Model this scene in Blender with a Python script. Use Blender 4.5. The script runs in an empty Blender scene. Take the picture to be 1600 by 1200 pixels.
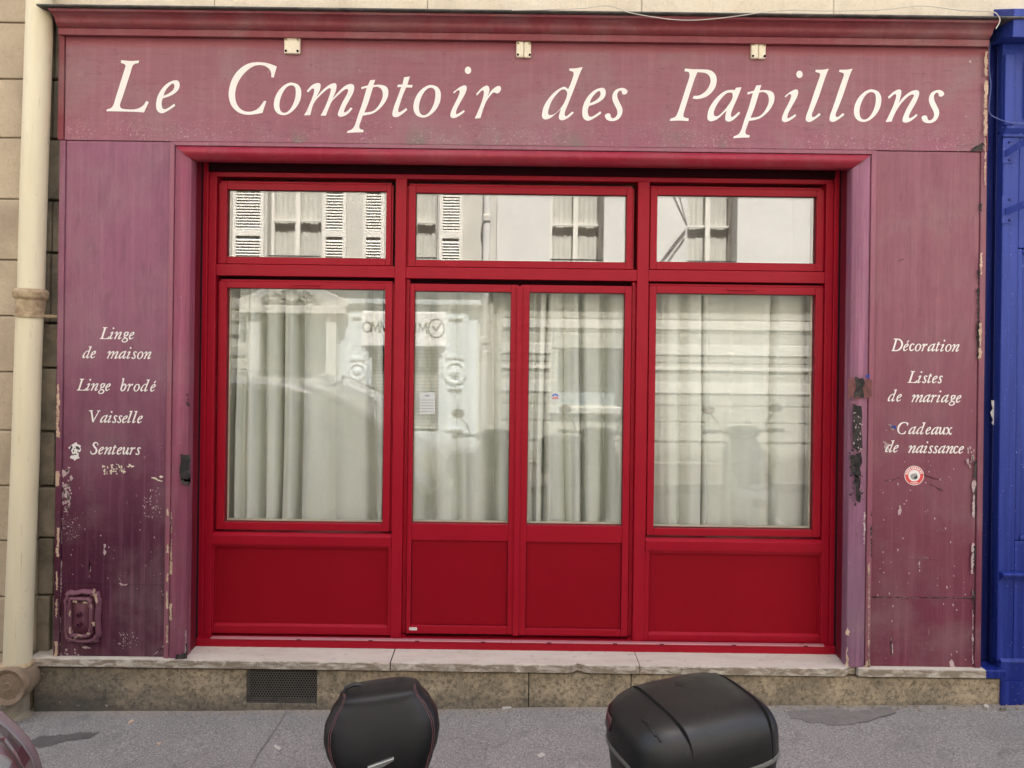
import bpy, bmesh, math, random
from mathutils import Vector, Matrix
random.seed(7)
R = math.radians
S = bpy.context.scene

# ------------------------------------------------------------------ camera, sky, sun
F_PX, CX, CY, ROLL, CAM_H, CAM_D = 1110.0, 795.0, 510.0, 0.0128, 1.95, 3.6
cam = bpy.data.cameras.new("camera"); cam_o = bpy.data.objects.new("camera", cam); S.collection.objects.link(cam_o)
cam_o.location = (0, -CAM_D, CAM_H)
cam_o.rotation_euler = (Matrix.Rotation(R(90), 3, 'X') @ Matrix.Rotation(ROLL, 3, 'Z')).to_euler()
cam.sensor_fit = 'HORIZONTAL'; cam.sensor_width = 36.0; cam.lens = 36.0 * F_PX / 1600
cam.shift_x = (800 - CX) / 1600; cam.shift_y = -(600 - CY) / 1600
cam.clip_start = 0.02; cam.clip_end = 300
S.camera = cam_o
S.render.resolution_x, S.render.resolution_y = 1024, 768
S.view_settings.view_transform = 'Standard'; S.view_settings.look = 'None'
S.view_settings.gamma = 1.0; S.view_settings.use_curve_mapping = False
S.view_settings.exposure = 2.16
SUN_EL, SUN_AZ = 65.0, 12.0        # the sun stands behind the shop's building, a little to the right
w = bpy.data.worlds.new("World"); S.world = w; w.use_nodes = True
nt = w.node_tree; bg = nt.nodes['Background']
sky = nt.nodes.new('ShaderNodeTexSky'); sky.sky_type = 'NISHITA'; sky.sun_disc = False
sky.sun_elevation = R(SUN_EL); sky.sun_rotation = R(SUN_AZ); sky.air_density = 1.0; sky.dust_density = 8.0; sky.ozone_density = 0.2
nt.links.new(sky.outputs[0], bg.inputs[0]); bg.inputs[1].default_value = 0.15
sun = bpy.data.lights.new("sun", 'SUN'); sun.energy = 4.6; sun.angle = R(0.53); sun.color = (1.0, 0.965, 0.91)
sun_o = bpy.data.objects.new("sun", sun); S.collection.objects.link(sun_o)
_d = Vector((math.sin(R(SUN_AZ)) * math.cos(R(SUN_EL)), math.cos(R(SUN_AZ)) * math.cos(R(SUN_EL)), math.sin(R(SUN_EL))))
sun_o.rotation_euler = _d.to_track_quat('Z', 'Y').to_euler(); sun_o.location = (0, 8, 20)
S.cycles.max_bounces = 10; S.cycles.transparent_max_bounces = 16; S.cycles.diffuse_bounces = 5; S.cycles.glossy_bounces = 5
S.cycles.caustics_reflective = False; S.cycles.caustics_refractive = False
S.cycles.sample_clamp_indirect = 6.0

# ------------------------------------------------------------------ helpers
def U(px, py, y=0.0):
    """where a spot of the shop lies: sideways and height, at depth y"""
    a, b = px - CX, py - CY
    c, s = math.cos(ROLL), math.sin(ROLL)
    u, v = a * c + b * s, -a * s + b * c
    d = (CAM_D + y) / F_PX
    return u * d, CAM_H - v * d
def W(px, py, y=0.0):
    x, z = U(px, py, y); return Vector((x, y, z))
def rect(x0, y0, x1, y1, y=0.0):
    mx, my = (x0 + x1) / 2, (y0 + y1) / 2
    return U(x0, my, y)[0], U(x1, my, y)[0], U(mx, y1, y)[1], U(mx, y0, y)[1]     # X0 X1 Z0 Z1

class MB:
    def __init__(s): s.v, s.f, s.mi = [], [], []; s.m = 0
    def add(s, vs, fs):
        n = len(s.v); s.v += [Vector(p) for p in vs]
        for f in fs: s.f.append([n + i for i in f]); s.mi.append(s.m)
    def box(s, x0, x1, y0, y1, z0, z1):
        x0, x1 = sorted((x0, x1)); y0, y1 = sorted((y0, y1)); z0, z1 = sorted((z0, z1))
        s.add([(x0,y0,z0),(x1,y0,z0),(x1,y1,z0),(x0,y1,z0),(x0,y0,z1),(x1,y0,z1),(x1,y1,z1),(x0,y1,z1)],
              [(0,3,2,1),(4,5,6,7),(0,1,5,4),(1,2,6,5),(2,3,7,6),(3,0,4,7)])
        return s
    def prism(s, pts, off):
        """flat outline pts (3-D) pushed along off"""
        n = len(pts); off = Vector(off)
        s.add([Vector(p) for p in pts] + [Vector(p) + off for p in pts],
              [tuple(range(n)), tuple(range(2*n-1, n-1, -1))] + [(i, n + i, n + (i+1) % n, (i+1) % n) for i in range(n)])
        return s
    def loft(s, rings, cap0=True, cap1=True, closed=True):
        n = len(rings[0]); b = len(s.v); s.v += [Vector(p) for r in rings for p in r]
        for k in range(len(rings) - 1):
            for i in range(n if closed else n - 1):
                j = (i + 1) % n
                s.f.append([b + k*n + i, b + k*n + j, b + (k+1)*n + j, b + (k+1)*n + i]); s.mi.append(s.m)
        if cap0: s.f.append([b + i for i in range(n)][::-1]); s.mi.append(s.m)
        if cap1: s.f.append([b + (len(rings)-1)*n + i for i in range(n)]); s.mi.append(s.m)
        return s
    def tube(s, path, r, n=10):
        path = [Vector(p) for p in path]; rings = []; up = None
        for i, p in enumerate(path):
            t = (path[min(i+1, len(path)-1)] - path[max(i-1, 0)]).normalized()
            if up is None:
                up = Vector((0,0,1)) if abs(t.z) < .9 else Vector((1,0,0))
            a = t.cross(up).normalized(); up = a.cross(t).normalized()
            rr = r[i] if isinstance(r, (list, tuple)) else r
            rings.append([p + (a*math.cos(2*math.pi*k/n) + up*math.sin(2*math.pi*k/n))*rr for k in range(n)])
        return s.loft(rings)
    def lathe(s, prof, c, axis='z', n=24, cap=True):
        c = Vector(c); rings = []
        for r, h in prof:
            ring = []
            for k in range(n):
                a = 2*math.pi*k/n; q = (r*math.cos(a), r*math.sin(a), h)
                if axis == 'x': q = (q[2], q[0], q[1])
                if axis == 'y': q = (q[1], q[2], q[0])
                ring.append(c + Vector(q))
            rings.append(ring)
        return s.loft(rings, cap, cap)
    def build(s, name, mat, parent=None, bevel=0, smooth=False, local=False, seg=2, subsurf=0):
        off = Vector((0,0,0))
        if parent is not None and not local:
            p = parent
            while p is not None: off += p.location; p = p.parent
        me = bpy.data.meshes.new(name)
        me.from_pydata([tuple(v - off) for v in s.v], [], s.f)
        mats = mat if isinstance(mat, (list, tuple)) else [mat]
        for m in mats: me.materials.append(m)
        for p, k in zip(me.polygons, s.mi): p.material_index = k
        bm = bmesh.new(); bm.from_mesh(me); bmesh.ops.recalc_face_normals(bm, faces=bm.faces); bm.to_mesh(me); bm.free()
        o = bpy.data.objects.new(name, me); S.collection.objects.link(o)
        if parent is not None: o.parent = parent
        if bevel:
            b = o.modifiers.new('bevel', 'BEVEL'); b.width = bevel; b.segments = seg; b.limit_method = 'ANGLE'; b.angle_limit = R(35)
            b.harden_normals = False
        if subsurf:
            q = o.modifiers.new('subsurf', 'SUBSURF'); q.levels = q.render_levels = subsurf
        if smooth:
            for p in me.polygons: p.use_smooth = True
            if smooth == 2 or bevel:
                try: me.set_sharp_from_angle(angle=R(40))
                except Exception: pass
        return o

def tag(o, label=None, cat=None, group=None, kind=None):
    if label: o['label'] = label
    if cat: o['category'] = cat
    if group: o['group'] = group
    if kind: o['kind'] = kind
    return o
def thing(name, loc, label, cat, group=None, rot=(0,0,0)):
    o = bpy.data.objects.new(name, None); S.collection.objects.link(o); o.location = loc; o.rotation_euler = rot
    o.empty_display_size = 0.1
    return tag(o, label, cat, group)
def copy_tree(o, parent=None):
    c = o.copy(); S.collection.objects.link(c); c.parent = parent
    for ch in list(o.children): copy_tree(ch, c)
    return c

# ------------------------------------------------------------------ materials
class NM:
    def __init__(s, name):
        s.mat = bpy.data.materials.new(name); s.mat.use_nodes = True; s.t = s.mat.node_tree
        s.b = s.t.nodes['Principled BSDF']; s.out = s.t.nodes['Material Output']
        g = s.n('ShaderNodeNewGeometry'); s.pos = g.outputs['Position']
    def n(s, typ, **kw):
        o = s.t.nodes.new(typ)
        for k, v in kw.items(): setattr(o, k, v)
        return o
    def set(s, sock, v):
        if hasattr(v, 'is_linked'): s.t.links.new(v, sock)
        elif isinstance(v, (tuple, list)) and len(v) == 3 and sock.type == 'RGBA': sock.default_value = (*v, 1)
        else: sock.default_value = v
    def vec(s, sc, src=None):
        m = s.n('ShaderNodeMapping'); s.t.links.new(src or s.pos, m.inputs[0])
        m.inputs['Scale'].default_value = sc if isinstance(sc, tuple) else (sc, sc, sc); return m.outputs[0]
    def noise(s, sc, detail=4, rough=.55, dist=0, off=0):
        t = s.n('ShaderNodeTexNoise'); m = s.n('ShaderNodeMapping'); s.t.links.new(s.pos, m.inputs[0])
        m.inputs['Scale'].default_value = sc if isinstance(sc, tuple) else (sc, sc, sc); m.inputs['Location'].default_value = (off, off*1.7, off*.6)
        s.t.links.new(m.outputs[0], t.inputs['Vector']); t.inputs['Scale'].default_value = 1
        t.inputs['Detail'].default_value = detail; t.inputs['Roughness'].default_value = rough; t.inputs['Distortion'].default_value = dist
        return t.outputs[0]
    def voro(s, sc, feature='F1', out=0):
        t = s.n('ShaderNodeTexVoronoi', feature=feature); s.t.links.new(s.vec(sc), t.inputs['Vector']); t.inputs['Scale'].default_value = 1
        return t.outputs[out]
    def ramp(s, v, *stops):
        r = s.n('ShaderNodeValToRGB'); s.set(r.inputs[0], v); e = r.color_ramp.elements
        while len(e) < len(stops): e.new(0.5)
        for el, (p, c) in zip(e, stops):
            el.position = p; el.color = (*c, 1) if isinstance(c, (tuple, list)) else (c, c, c, 1)
        return r.outputs[0]
    def math(s, op, a, b=0.0, clamp=False):
        m = s.n('ShaderNodeMath', operation=op, use_clamp=clamp); s.set(m.inputs[0], a); s.set(m.inputs[1], b); return m.outputs[0]
    def rng(s, v, a, b, c=0.0, d=1.0):
        m = s.n('ShaderNodeMapRange'); s.set(m.inputs[0], v)
        for i, q in zip((1,2,3,4), (a,b,c,d)): m.inputs[i].default_value = q
        return m.outputs[0]
    def mix(s, f, a, b, mode='MIX'):
        m = s.n('ShaderNodeMix', data_type='RGBA', blend_type=mode); s.set(m.inputs[0], f); s.set(m.inputs[6], a); s.set(m.inputs[7], b); return m.outputs[2]
    def xyz(s):
        q = s.n('ShaderNodeSeparateXYZ'); s.t.links.new(s.pos, q.inputs[0]); return q.outputs
    def col(s, v): s.set(s.b.inputs['Base Color'], v); return s
    def rough(s, v): s.set(s.b.inputs['Roughness'], v); return s
    def metal(s, v): s.b.inputs['Metallic'].default_value = v; return s
    def spec(s, v): s.b.inputs['Specular IOR Level'].default_value = v; return s
    def bump(s, h, strength=.3, dist=.01):
        b = s.n('ShaderNodeBump'); b.inputs['Strength'].default_value = strength; b.inputs['Distance'].default_value = dist
        s.set(b.inputs['Height'], h); s.t.links.new(b.outputs[0], s.b.inputs['Normal']); return s

def plain(name, c, rough=.5, metal=0, var=.12, sc=9, bump=0, bsc=60, spec=.5):
    m = NM(name); n = m.noise(sc, 5)
    m.col(m.mix(n, tuple(x*(1-var) for x in c), tuple(min(1, x*(1+var)) for x in c))).rough(m.rng(n, .3, .7, rough*.9, min(1, rough*1.1))).metal(metal).spec(spec)
    if bump: m.bump(m.noise(bsc, 3), bump, .004)
    return m.mat

def old_paint(name, top, bot, z0, z1, chips=1.0, grime=0.25, streak=.16, rough=.5, chipcol=(.62,.50,.42), horizontal=False, extra=None):
    """weathered paint: bleached above, unfaded lower down, brush marks, streaks, scratches and flaked spots"""
    m = NM(name); x, y, z = m.xyz()
    wob = m.noise((5, 5, 1.6), 5, .6)
    zz = m.math('ADD', z, m.math('MULTIPLY', m.math('SUBTRACT', wob, .5), .75))
    t = m.rng(zz, z0, z1)
    c = m.mix(t, bot, top)
    st = m.noise((3, 3, 45) if horizontal else (48, 48, 1.3), 4, .6, 0, 3)
    c = m.mix(m.rng(st, .35, .68, 0, streak), c, tuple(q*.45 for q in top))
    c = m.mix(m.rng(m.noise((30,30,1.0), 4, .6, 0, 8), .5, .75, 0, streak*1.1), c, tuple(min(1, q*1.5+.05) for q in top))
    bl = m.noise(3.2, 6, .62, .4, 11)
    c = m.mix(m.rng(bl, .45, .72, 0, grime), c, (.27, .20, .19))
    c = m.mix(m.rng(m.noise((11,11,3.5), 6, .65, .5, 20), .50, .70, 0, .26), c, tuple(q*.8 for q in bot))
    fine = m.noise(150, 2, .5)
    c = m.mix(m.rng(fine, .55, .8, 0, .22), c, tuple(min(1, q*1.45) for q in top))
    crk = m.rng(m.noise((16, 16, 60) if horizontal else (90, 90, 6), 5, .7, 1.5, 77), .58, .64, 0, .38)
    c = m.mix(crk, c, tuple(q*.5 for q in top))
    if extra: c = extra(m, c, z)
    # scratches and flakes
    low = m.rng(z, z0 - .1, z1 + .3, 1.0, 0.12)
    spots = m.math('MULTIPLY', m.rng(m.noise((55,55,26), 3, .6, 0, 31), .69, .72), m.math('MULTIPLY', m.rng(m.noise(6, 3, .5, 0, 40), .48, .58), low))
    c = m.mix(m.math('MULTIPLY', spots, chips, True), c, chipcol)
    scr = m.math('MULTIPLY', m.rng(m.noise((140,140,9), 2, .5, .8, 51), .74, .78), m.math('MULTIPLY', m.rng(m.noise(4, 3, .5, 0, 60), .5, .6), low))
    c = m.mix(m.math('MULTIPLY', scr, .8*chips, True), c, (.7, .55, .56))
    m.col(c).rough(m.rng(bl, .3, .7, rough-.1, rough+.12)).spec(.25)
    m.bump(m.math('ADD', m.math('MULTIPLY', st, .5), m.math('ADD', m.math('MULTIPLY', m.noise(70, 4), .4), m.math('MULTIPLY', spots, -.5))), .35, .003)
    return m.mat

def stone(name, a, b, sc=6, dark=(.12,.10,.08), dirt=.35, bump=.5, rough=.85, pits=True):
    m = NM(name); n = m.noise(sc, 7, .62, .3); c = m.mix(m.rng(n, .3, .7), a, b)
    c = m.mix(m.rng(m.noise(sc*.5, 6, .65, .6, 9), .48, .75, 0, dirt), c, dark)
    f = m.noise(sc*22, 3, .6); c = m.mix(m.rng(f, .5, .75, 0, .3), c, tuple(q*.5 for q in a))
    if pits:
        p = m.voro((38, 38, 38)); c = m.mix(m.rng(p, .06, .14, .45, 0), c, tuple(q*.35 for q in a))
    m.col(c).rough(rough).spec(.3).bump(m.math('ADD', n, m.math('MULTIPLY', f, .5)), bump, .006)
    return m.mat

M = {}
FZ0, FZ1 = U(800, 227.5)[1], U(800, 66)[1]
def fascia_extra(m, c, z):
    n = m.noise((9, 9, 30), 5, .65, .6, 90); n2 = m.noise((3, 3, 3), 5, .65, .8, 95)
    zz = m.math('ADD', z, m.math('MULTIPLY', m.math('SUBTRACT', n, .5), .03))
    c = m.mix(m.rng(zz, FZ1 - .055, FZ1 - .030, 0, .7), c, (.24, .048, .060))             # unbleached paint kept dry by the cornice
    low = m.math('MULTIPLY', m.rng(zz, FZ0 + .10, FZ0 + .01), m.rng(n2, .50, .64))
    c = m.mix(m.math('MULTIPLY', low, .75), c, (.17, .145, .12))                          # algae and dust along the foot
    fl = m.math('MULTIPLY', m.rng(m.noise(120, 3, .6, .5, 99), .6, .66), m.math('MULTIPLY', m.rng(z, FZ0 + .16, FZ0 + .03), m.rng(m.noise(5, 3, .5, 0, 120), .42, .55)))
    return m.mix(m.math('MULTIPLY', fl, .55), c, (.60, .42, .44))
M['fascia'] = old_paint('faded_maroon_fascia_paint', (.265,.103,.122), (.275,.097,.130), 2.80, 3.1, .45, .48, .20, .5, horizontal=True, extra=fascia_extra)
M['cornice'] = old_paint('maroon_cornice_paint', (.215,.046,.056), (.215,.046,.056), 2.8, 3.2, .5, .45, .2, .5, horizontal=True)
M['fillet'] = old_paint('faded_fillet_paint', (.29,.105,.14), (.25,.08,.11), 1.2, 2.6, .8, .25, .2, .5)
M['pil_l'] = old_paint('faded_plum_paint', (.25,.090,.138), (.058,.010,.026), .75, 1.95, .34, .30, .20)
M['pil_r'] = old_paint('faded_rose_paint', (.245,.088,.112), (.145,.030,.052), .55, 2.1, .32, .30, .20)
M['arch'] = old_paint('worn_pink_moulding_paint', (.27,.066,.11), (.20,.056,.09), .3, 2.4, .6, .25, .42)
M['arch_r'] = old_paint('worn_lilac_moulding_paint', (.28,.105,.165), (.22,.115,.175), .3, 2.0, .6, .25, .5)
M['arch_top'] = old_paint('red_moulding_paint', (.30,.020,.040), (.30,.020,.040), .3, 2.4, .5, .2, .2, .40, horizontal=True)
M['plate'] = old_paint('scuffed_highlit_plum_iron', (.20,.085,.11), (.13,.040,.062), .1, .9, .6, .3, .2)  # lighter than the panel: lit rim highlights put into the colour
M['lining_side'] = plain('maroon_reveal_paint', (.13,.008,.018), .5, spec=.25)
M['lining'] = plain('shadowed_maroon_lining', (.020,.002,.004), .8, spec=.06)  # near-black: the shadow at the window head is put into the colour
m = NM('signal_red_lacquer'); n_ = m.noise(5, 4); f_ = m.noise(900, 2)
m.col(m.mix(n_, (.285,.0035,.0135), (.325,.0052,.018))).rough(m.rng(m.noise(3, 5, .6), .3, .7, .36, .50)).spec(.2)
m.bump(m.math('ADD', m.math('MULTIPLY', f_, .25), m.noise(3.5, 2)), .05, .01); M['red'] = m.mat
m = NM('shadowed_red_panel_lacquer'); n_ = m.noise(2.5, 4)
m.col(m.mix(n_, (.225,.0022,.0085), (.258,.003,.011))).rough(m.rng(m.noise(4, 5, .6), .3, .7, .45, .58)).spec(.12).bump(m.noise(3, 2), .06, .01); M['redpanel'] = m.mat  # the frame's red darkened; weaker light on the panels put into the colour
M['white'] = plain('cream_lettering_paint', (.80,.75,.70), .6, 0, .05, 40)
M['letters'] = None
m = NM('worn_cream_lettering_paint'); n_ = m.noise(26, 4, .6); sp = m.math('MULTIPLY', m.rng(m.voro(75), .10, .2, 1, 0), m.rng(n_, .46, .56))
m.col(m.mix(m.math('MULTIPLY', sp, .85), m.mix(n_, (.74,.68,.61), (.81,.76,.70)), (.40,.33,.30))).rough(.6); M['letters'] = m.mat
M['wood'] = stone('bare_weathered_wood', (.62,.46,.33), (.42,.28,.19), 18, (.10,.07,.05), .5, .6, .85, False)
M['blackchip'] = stone('blackened_wood', (.03,.025,.022), (.012,.011,.011), 30, (.2,.16,.13), .4, .6, .7, False)
M['whitechip'] = stone('exposed_primer', (.58,.47,.44), (.40,.28,.28), 70, (.20,.10,.11), .55, .5, .85, False)
M['wall'] = stone('cream_limestone', (.50,.405,.28), (.40,.315,.215), 2.6, (.20,.15,.10), .6, 1.0)
M['wallband'] = stone('pale_limestone', (.68,.60,.46), (.60,.51,.37), 4, (.24,.19,.13), .6, .5)
M['walldark'] = stone('stained_rubble_stone', (.33,.28,.20), (.20,.165,.12), 9, (.06,.05,.04), .75, .9)
m = NM('grimy_plinth_stone'); x, y, z = m.xyz(); n_ = m.noise(5, 8, .7, .6); f_ = m.noise(55, 4, .65); g_ = m.noise(220, 2)
c = m.mix(m.rng(n_, .32, .66), (.20,.165,.115), (.49,.39,.26)); c = m.mix(m.rng(f_, .45, .68, 0, .75), c, (.07,.058,.042))
zz = m.math('ADD', z, m.math('MULTIPLY', m.noise((4,4,14), 6, .7, .5, 12), .30)); c = m.mix(m.rng(zz, .13, .26, .72, 0), c, (.075,.07,.064))
xx = m.math('ADD', x, m.math('MULTIPLY', m.noise(2.5, 5, .7, 1, 15), 1.4)); c = m.mix(m.rng(xx, -1.5, -.9, .62, 0), c, (.07,.068,.060))
c = m.mix(m.math('MULTIPLY', m.rng(m.noise(38, 3, .6, 0, 44), .68, .72), .55), c, (.50,.42,.32)); c = m.mix(m.rng(g_, .55, .75, 0, .4), c, (.05,.04,.03))
m.col(c).rough(.9).spec(.25).bump(m.math('ADD', n_, m.math('MULTIPLY', f_, .7)), .8, .008); M['plinth'] = m.mat
M['sill'] = None
m = NM('pinkish_worn_limestone'); n_ = m.noise((3, 10, 10), 6, .6, .3); n2 = m.noise((24, 30, 60), 5, .65, 0, 5); x, y, z = m.xyz()
c = m.mix(m.rng(n_, .3, .7), (.60,.545,.455), (.49,.43,.35)); c = m.mix(m.rng(m.noise((6,40,40), 4, .6, 0, 14), .52, .7, 0, .3), c, (.48,.31,.25))
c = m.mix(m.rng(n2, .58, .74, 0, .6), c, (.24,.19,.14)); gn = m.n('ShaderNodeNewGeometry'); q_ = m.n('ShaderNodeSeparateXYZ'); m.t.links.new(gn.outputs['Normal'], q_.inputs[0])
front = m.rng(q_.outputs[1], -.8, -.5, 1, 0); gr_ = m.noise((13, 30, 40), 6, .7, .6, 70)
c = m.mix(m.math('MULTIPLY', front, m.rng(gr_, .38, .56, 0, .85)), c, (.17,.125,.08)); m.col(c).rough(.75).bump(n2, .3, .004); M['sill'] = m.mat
m = NM('cream_pipe_enamel'); n_ = m.noise((14,14,1.2), 5, .6); c = m.mix(m.rng(n_, .3, .7), (.70,.62,.43), (.62,.54,.36))
c = m.mix(m.rng(m.noise((60,60,5), 4, .6, 0, 7), .64, .74, 0, .6), c, (.30,.22,.13)); c = m.mix(m.rng(m.noise(40, 3, .6, 0, 17), .70, .74, 0, .8), c, (.14,.10,.07))
m.col(c).rough(.45).bump(m.noise(30, 4), .12, .004); M['pipe'] = m.mat
M['rust'] = stone('flaking_cream_iron', (.55,.43,.27), (.30,.20,.11), 30, (.08,.05,.03), .6, .7, .8, False)
M['clay'] = stone('crusted_clay', (.34,.25,.165), (.20,.14,.09), 16, (.06,.05,.04), .6, .9)
m = NM('gritty_grey_asphalt'); n_ = m.noise(2.0, 6, .6, .3); g = m.noise(120, 3, .7); sp = m.voro(70); sp2 = m.noise(60, 2, .5, 0, 3)
c = m.mix(m.rng(n_, .3, .7), (.255,.236,.212), (.33,.307,.28)); c = m.mix(m.rng(g, .38, .62, 0, .75), c, (.10,.093,.088))
c = m.mix(m.math('MULTIPLY', m.rng(sp, .12, .2, .85, 0), m.rng(sp2, .5, .6)), c, (.58,.56,.53))
c = m.mix(m.rng(m.noise(5, 6, .65, 1, 21), .55, .72, 0, .45), c, (.095,.088,.085))
ck_ = m.n('ShaderNodeTexVoronoi', feature='DISTANCE_TO_EDGE'); wv = m.n('ShaderNodeMix', data_type='RGBA', blend_type='LINEAR_LIGHT'); wv.inputs[0].default_value = .16; m.set(wv.inputs[6], m.pos); nz_ = m.n('ShaderNodeTexNoise'); nz_.inputs['Scale'].default_value = 5; m.t.links.new(m.pos, nz_.inputs[0]); m.set(wv.inputs[7], nz_.outputs[1]); m.t.links.new(wv.outputs[2], ck_.inputs[0]); ck_.inputs['Scale'].default_value = 1.7
c = m.mix(m.math('MULTIPLY', m.rng(ck_.outputs[0], .004, .014, 1, 0), m.rng(m.noise(3, 3, .5, 0, 71), .5, .62, 0, .35)), c, (.08,.072,.066))
x, y, z = m.xyz(); edge = m.rng(m.math('ADD', y, m.math('MULTIPLY', m.noise(7, 5, .65, 0, 33), .16)), .02, .10)
c = m.mix(m.math('MULTIPLY', edge, .7), c, (.30,.24,.17))
m.col(c).rough(.82).spec(.35).bump(m.math('ADD', g, m.math('MULTIPLY', n_, 1.5)), .55, .004); M['asphalt'] = m.mat
M['patch'] = stone('darker_asphalt_patch', (.16,.145,.13), (.22,.20,.18), 40, (.05,.05,.05), .3, .6, .85)
M['wet'] = stone('damp_stained_asphalt', (.095,.086,.08), (.13,.118,.11), 60, (.04,.04,.04), .3, .5, .6)
M['grit'] = stone('sandy_grit', (.34,.27,.18), (.22,.17,.11), 60, (.1,.08,.06), .5, .9)
M['road'] = stone('road_asphalt', (.11,.105,.105), (.15,.145,.145), 30, (.06,.06,.06), .4, .5)
M['kerb'] = stone('granite_kerb', (.32,.31,.30), (.24,.235,.23), 30, (.1,.1,.1), .4, .4)
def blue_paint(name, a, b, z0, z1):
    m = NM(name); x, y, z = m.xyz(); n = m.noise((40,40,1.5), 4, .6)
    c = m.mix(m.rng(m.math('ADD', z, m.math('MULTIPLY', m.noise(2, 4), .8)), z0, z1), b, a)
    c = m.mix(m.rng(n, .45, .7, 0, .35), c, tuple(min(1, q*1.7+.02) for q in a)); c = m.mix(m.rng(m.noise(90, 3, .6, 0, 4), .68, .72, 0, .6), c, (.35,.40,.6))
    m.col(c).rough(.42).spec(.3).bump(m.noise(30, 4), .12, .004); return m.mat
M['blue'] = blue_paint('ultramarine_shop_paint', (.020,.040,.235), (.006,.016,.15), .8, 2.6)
M['bluedark'] = blue_paint('shadowed_ultramarine_paint', (.007,.013,.11), (.005,.010,.085), .8, 2.6)  # darker copy of the blue; the recessed return's shadow put into the colour
M['lead'] = stone('dark_lead_flashing', (.10,.095,.085), (.05,.047,.042), 14, (.3,.27,.22), .35, .5, .7, False)
M['cable'] = plain('grimy_white_cable', (.50,.46,.39), .6)
M['bluecable'] = plain('blue_painted_cable', (.09,.12,.32), .6)
M['plastic'] = plain('yellowed_plastic', (.74,.66,.50), .5, 0, .2, 60, .15)
M['hole'] = plain('dark_hole', (.008,.008,.008), .9, spec=.05)
M['seam'] = plain('dark_joint', (.02,.010,.012), .9, spec=.06)
M['grille'] = plain('rusty_dark_steel', (.11,.10,.085), .55, .5, .4, 20)
M['drip'] = plain('red_edge_sky_sheen', (.50,.22,.24), .30, .3, .02)  # red ledge; its sky highlight is put into the pale colour
M['litter'] = plain('grubby_paper', (.42,.39,.34), .8)
M['brown'] = stone('rubbed_brown_primer', (.22,.085,.075), (.13,.05,.05), 40, (.04,.03,.03), .5, .5, .8, False); M['scr'] = plain('plum_scratch', (.10,.026,.042), .7)
M['rubber'] = plain('black_rubber', (.018,.018,.018), .7)
M['room'] = plain('dim_room_plaster', (.30,.29,.26), .9)
M['gasket'] = plain('cream_window_spacer', (.62,.58,.45), .6)
# linen
m = NM('pale_linen'); n_ = m.noise((420, 420, 60), 2); n2 = m.noise((60, 60, 420), 2); n3 = m.noise((7, 7, .8), 5, .6)
c = m.mix(m.rng(n3, .3, .7), (.84,.84,.765), (.72,.725,.64)); c = m.mix(m.rng(m.math('ADD', n_, n2), .7, 1.3, .16, 0), c, (.40,.39,.30))
m.col(c).rough(.9).spec(.1).bump(m.math('ADD', n_, n2), .12, .002)
tr = m.n('ShaderNodeBsdfTranslucent'); m.set(tr.inputs[0], c); mx = m.n('ShaderNodeMixShader'); mx.inputs[0].default_value = .06
m.t.links.new(m.b.outputs[0], mx.inputs[1]); m.t.links.new(tr.outputs[0], mx.inputs[2]); m.t.links.new(mx.outputs[0], m.out.inputs[0]); M['linen'] = m.mat
def glass(name, base, edge, tint=(.975,.985,.975), wav=.02, wsc=2.2):
    m = NM(name); fr = m.n('ShaderNodeLayerWeight'); fr.inputs[0].default_value = .5
    fac = m.rng(m.math('POWER', fr.outputs['Facing'], 4.0), 0.0, 1.0, base, edge)
    gl = m.n('ShaderNodeBsdfGlossy'); gl.inputs['Roughness'].default_value = 0.0; gl.inputs[0].default_value = (1,1,1,1)
    b = m.n('ShaderNodeBump'); b.inputs['Strength'].default_value = wav; b.inputs['Distance'].default_value = .01; m.set(b.inputs['Height'], m.noise(wsc, 2, .4)); m.t.links.new(b.outputs[0], gl.inputs['Normal'])
    tp = m.n('ShaderNodeBsdfTransparent'); tp.inputs[0].default_value = (*tint, 1)
    mx = m.n('ShaderNodeMixShader'); m.set(mx.inputs[0], fac); m.t.links.new(tp.outputs[0], mx.inputs[1]); m.t.links.new(gl.outputs[0], mx.inputs[2])
    m.t.links.new(mx.outputs[0], m.out.inputs[0]); return m.mat
M['glass'] = glass('clear_double_glazing', .072, .85, wav=.0035)
M['glass_t'] = glass('coated_transom_glazing', .19, .9, wav=.004)
M['glass_far'] = glass('old_window_glass', .05, .7, (.96,.96,.955))
M['glass_car'] = glass('tinted_car_glass', .16, .8, (.85,.86,.88), .0)

# ------------------------------------------------------------------ lettering: an old-style italic drawn by hand
def smooth(pts, k=5):
    """closed outline; a third value marks a corner"""
    n = len(pts); out = []
    for i in range(n):
        p0, p1, p2, p3 = pts[i-1], pts[i], pts[(i+1) % n], pts[(i+2) % n]
        a, b = Vector(p1[:2]), Vector(p2[:2])
        t1 = Vector((0,0)) if False else (b - Vector(p0[:2])) * .5
        t2 = (Vector(p3[:2]) - a) * .5
        L = (b - a).length
        if len(p1) > 2: t1 = (b - a)
        if len(p2) > 2: t2 = (b - a)
        for t in (t1, t2):
            if t.length > 1.25*L: t *= 1.25*L/t.length
        for j in range(k):
            s = j / k; h1 = 2*s**3 - 3*s**2 + 1; h2 = s**3 - 2*s**2 + s; h3 = -2*s**3 + 3*s**2; h4 = s**3 - s**2
            out.append(a*h1 + t1*h2 + b*h3 + t2*h4)
    return out
c_ = 1
def ell(cx, cy, rx, ry): return [(cx + rx*math.cos(2*math.pi*k/12), cy + ry*math.sin(2*math.pi*k/12)) for k in range(12)]
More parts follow.
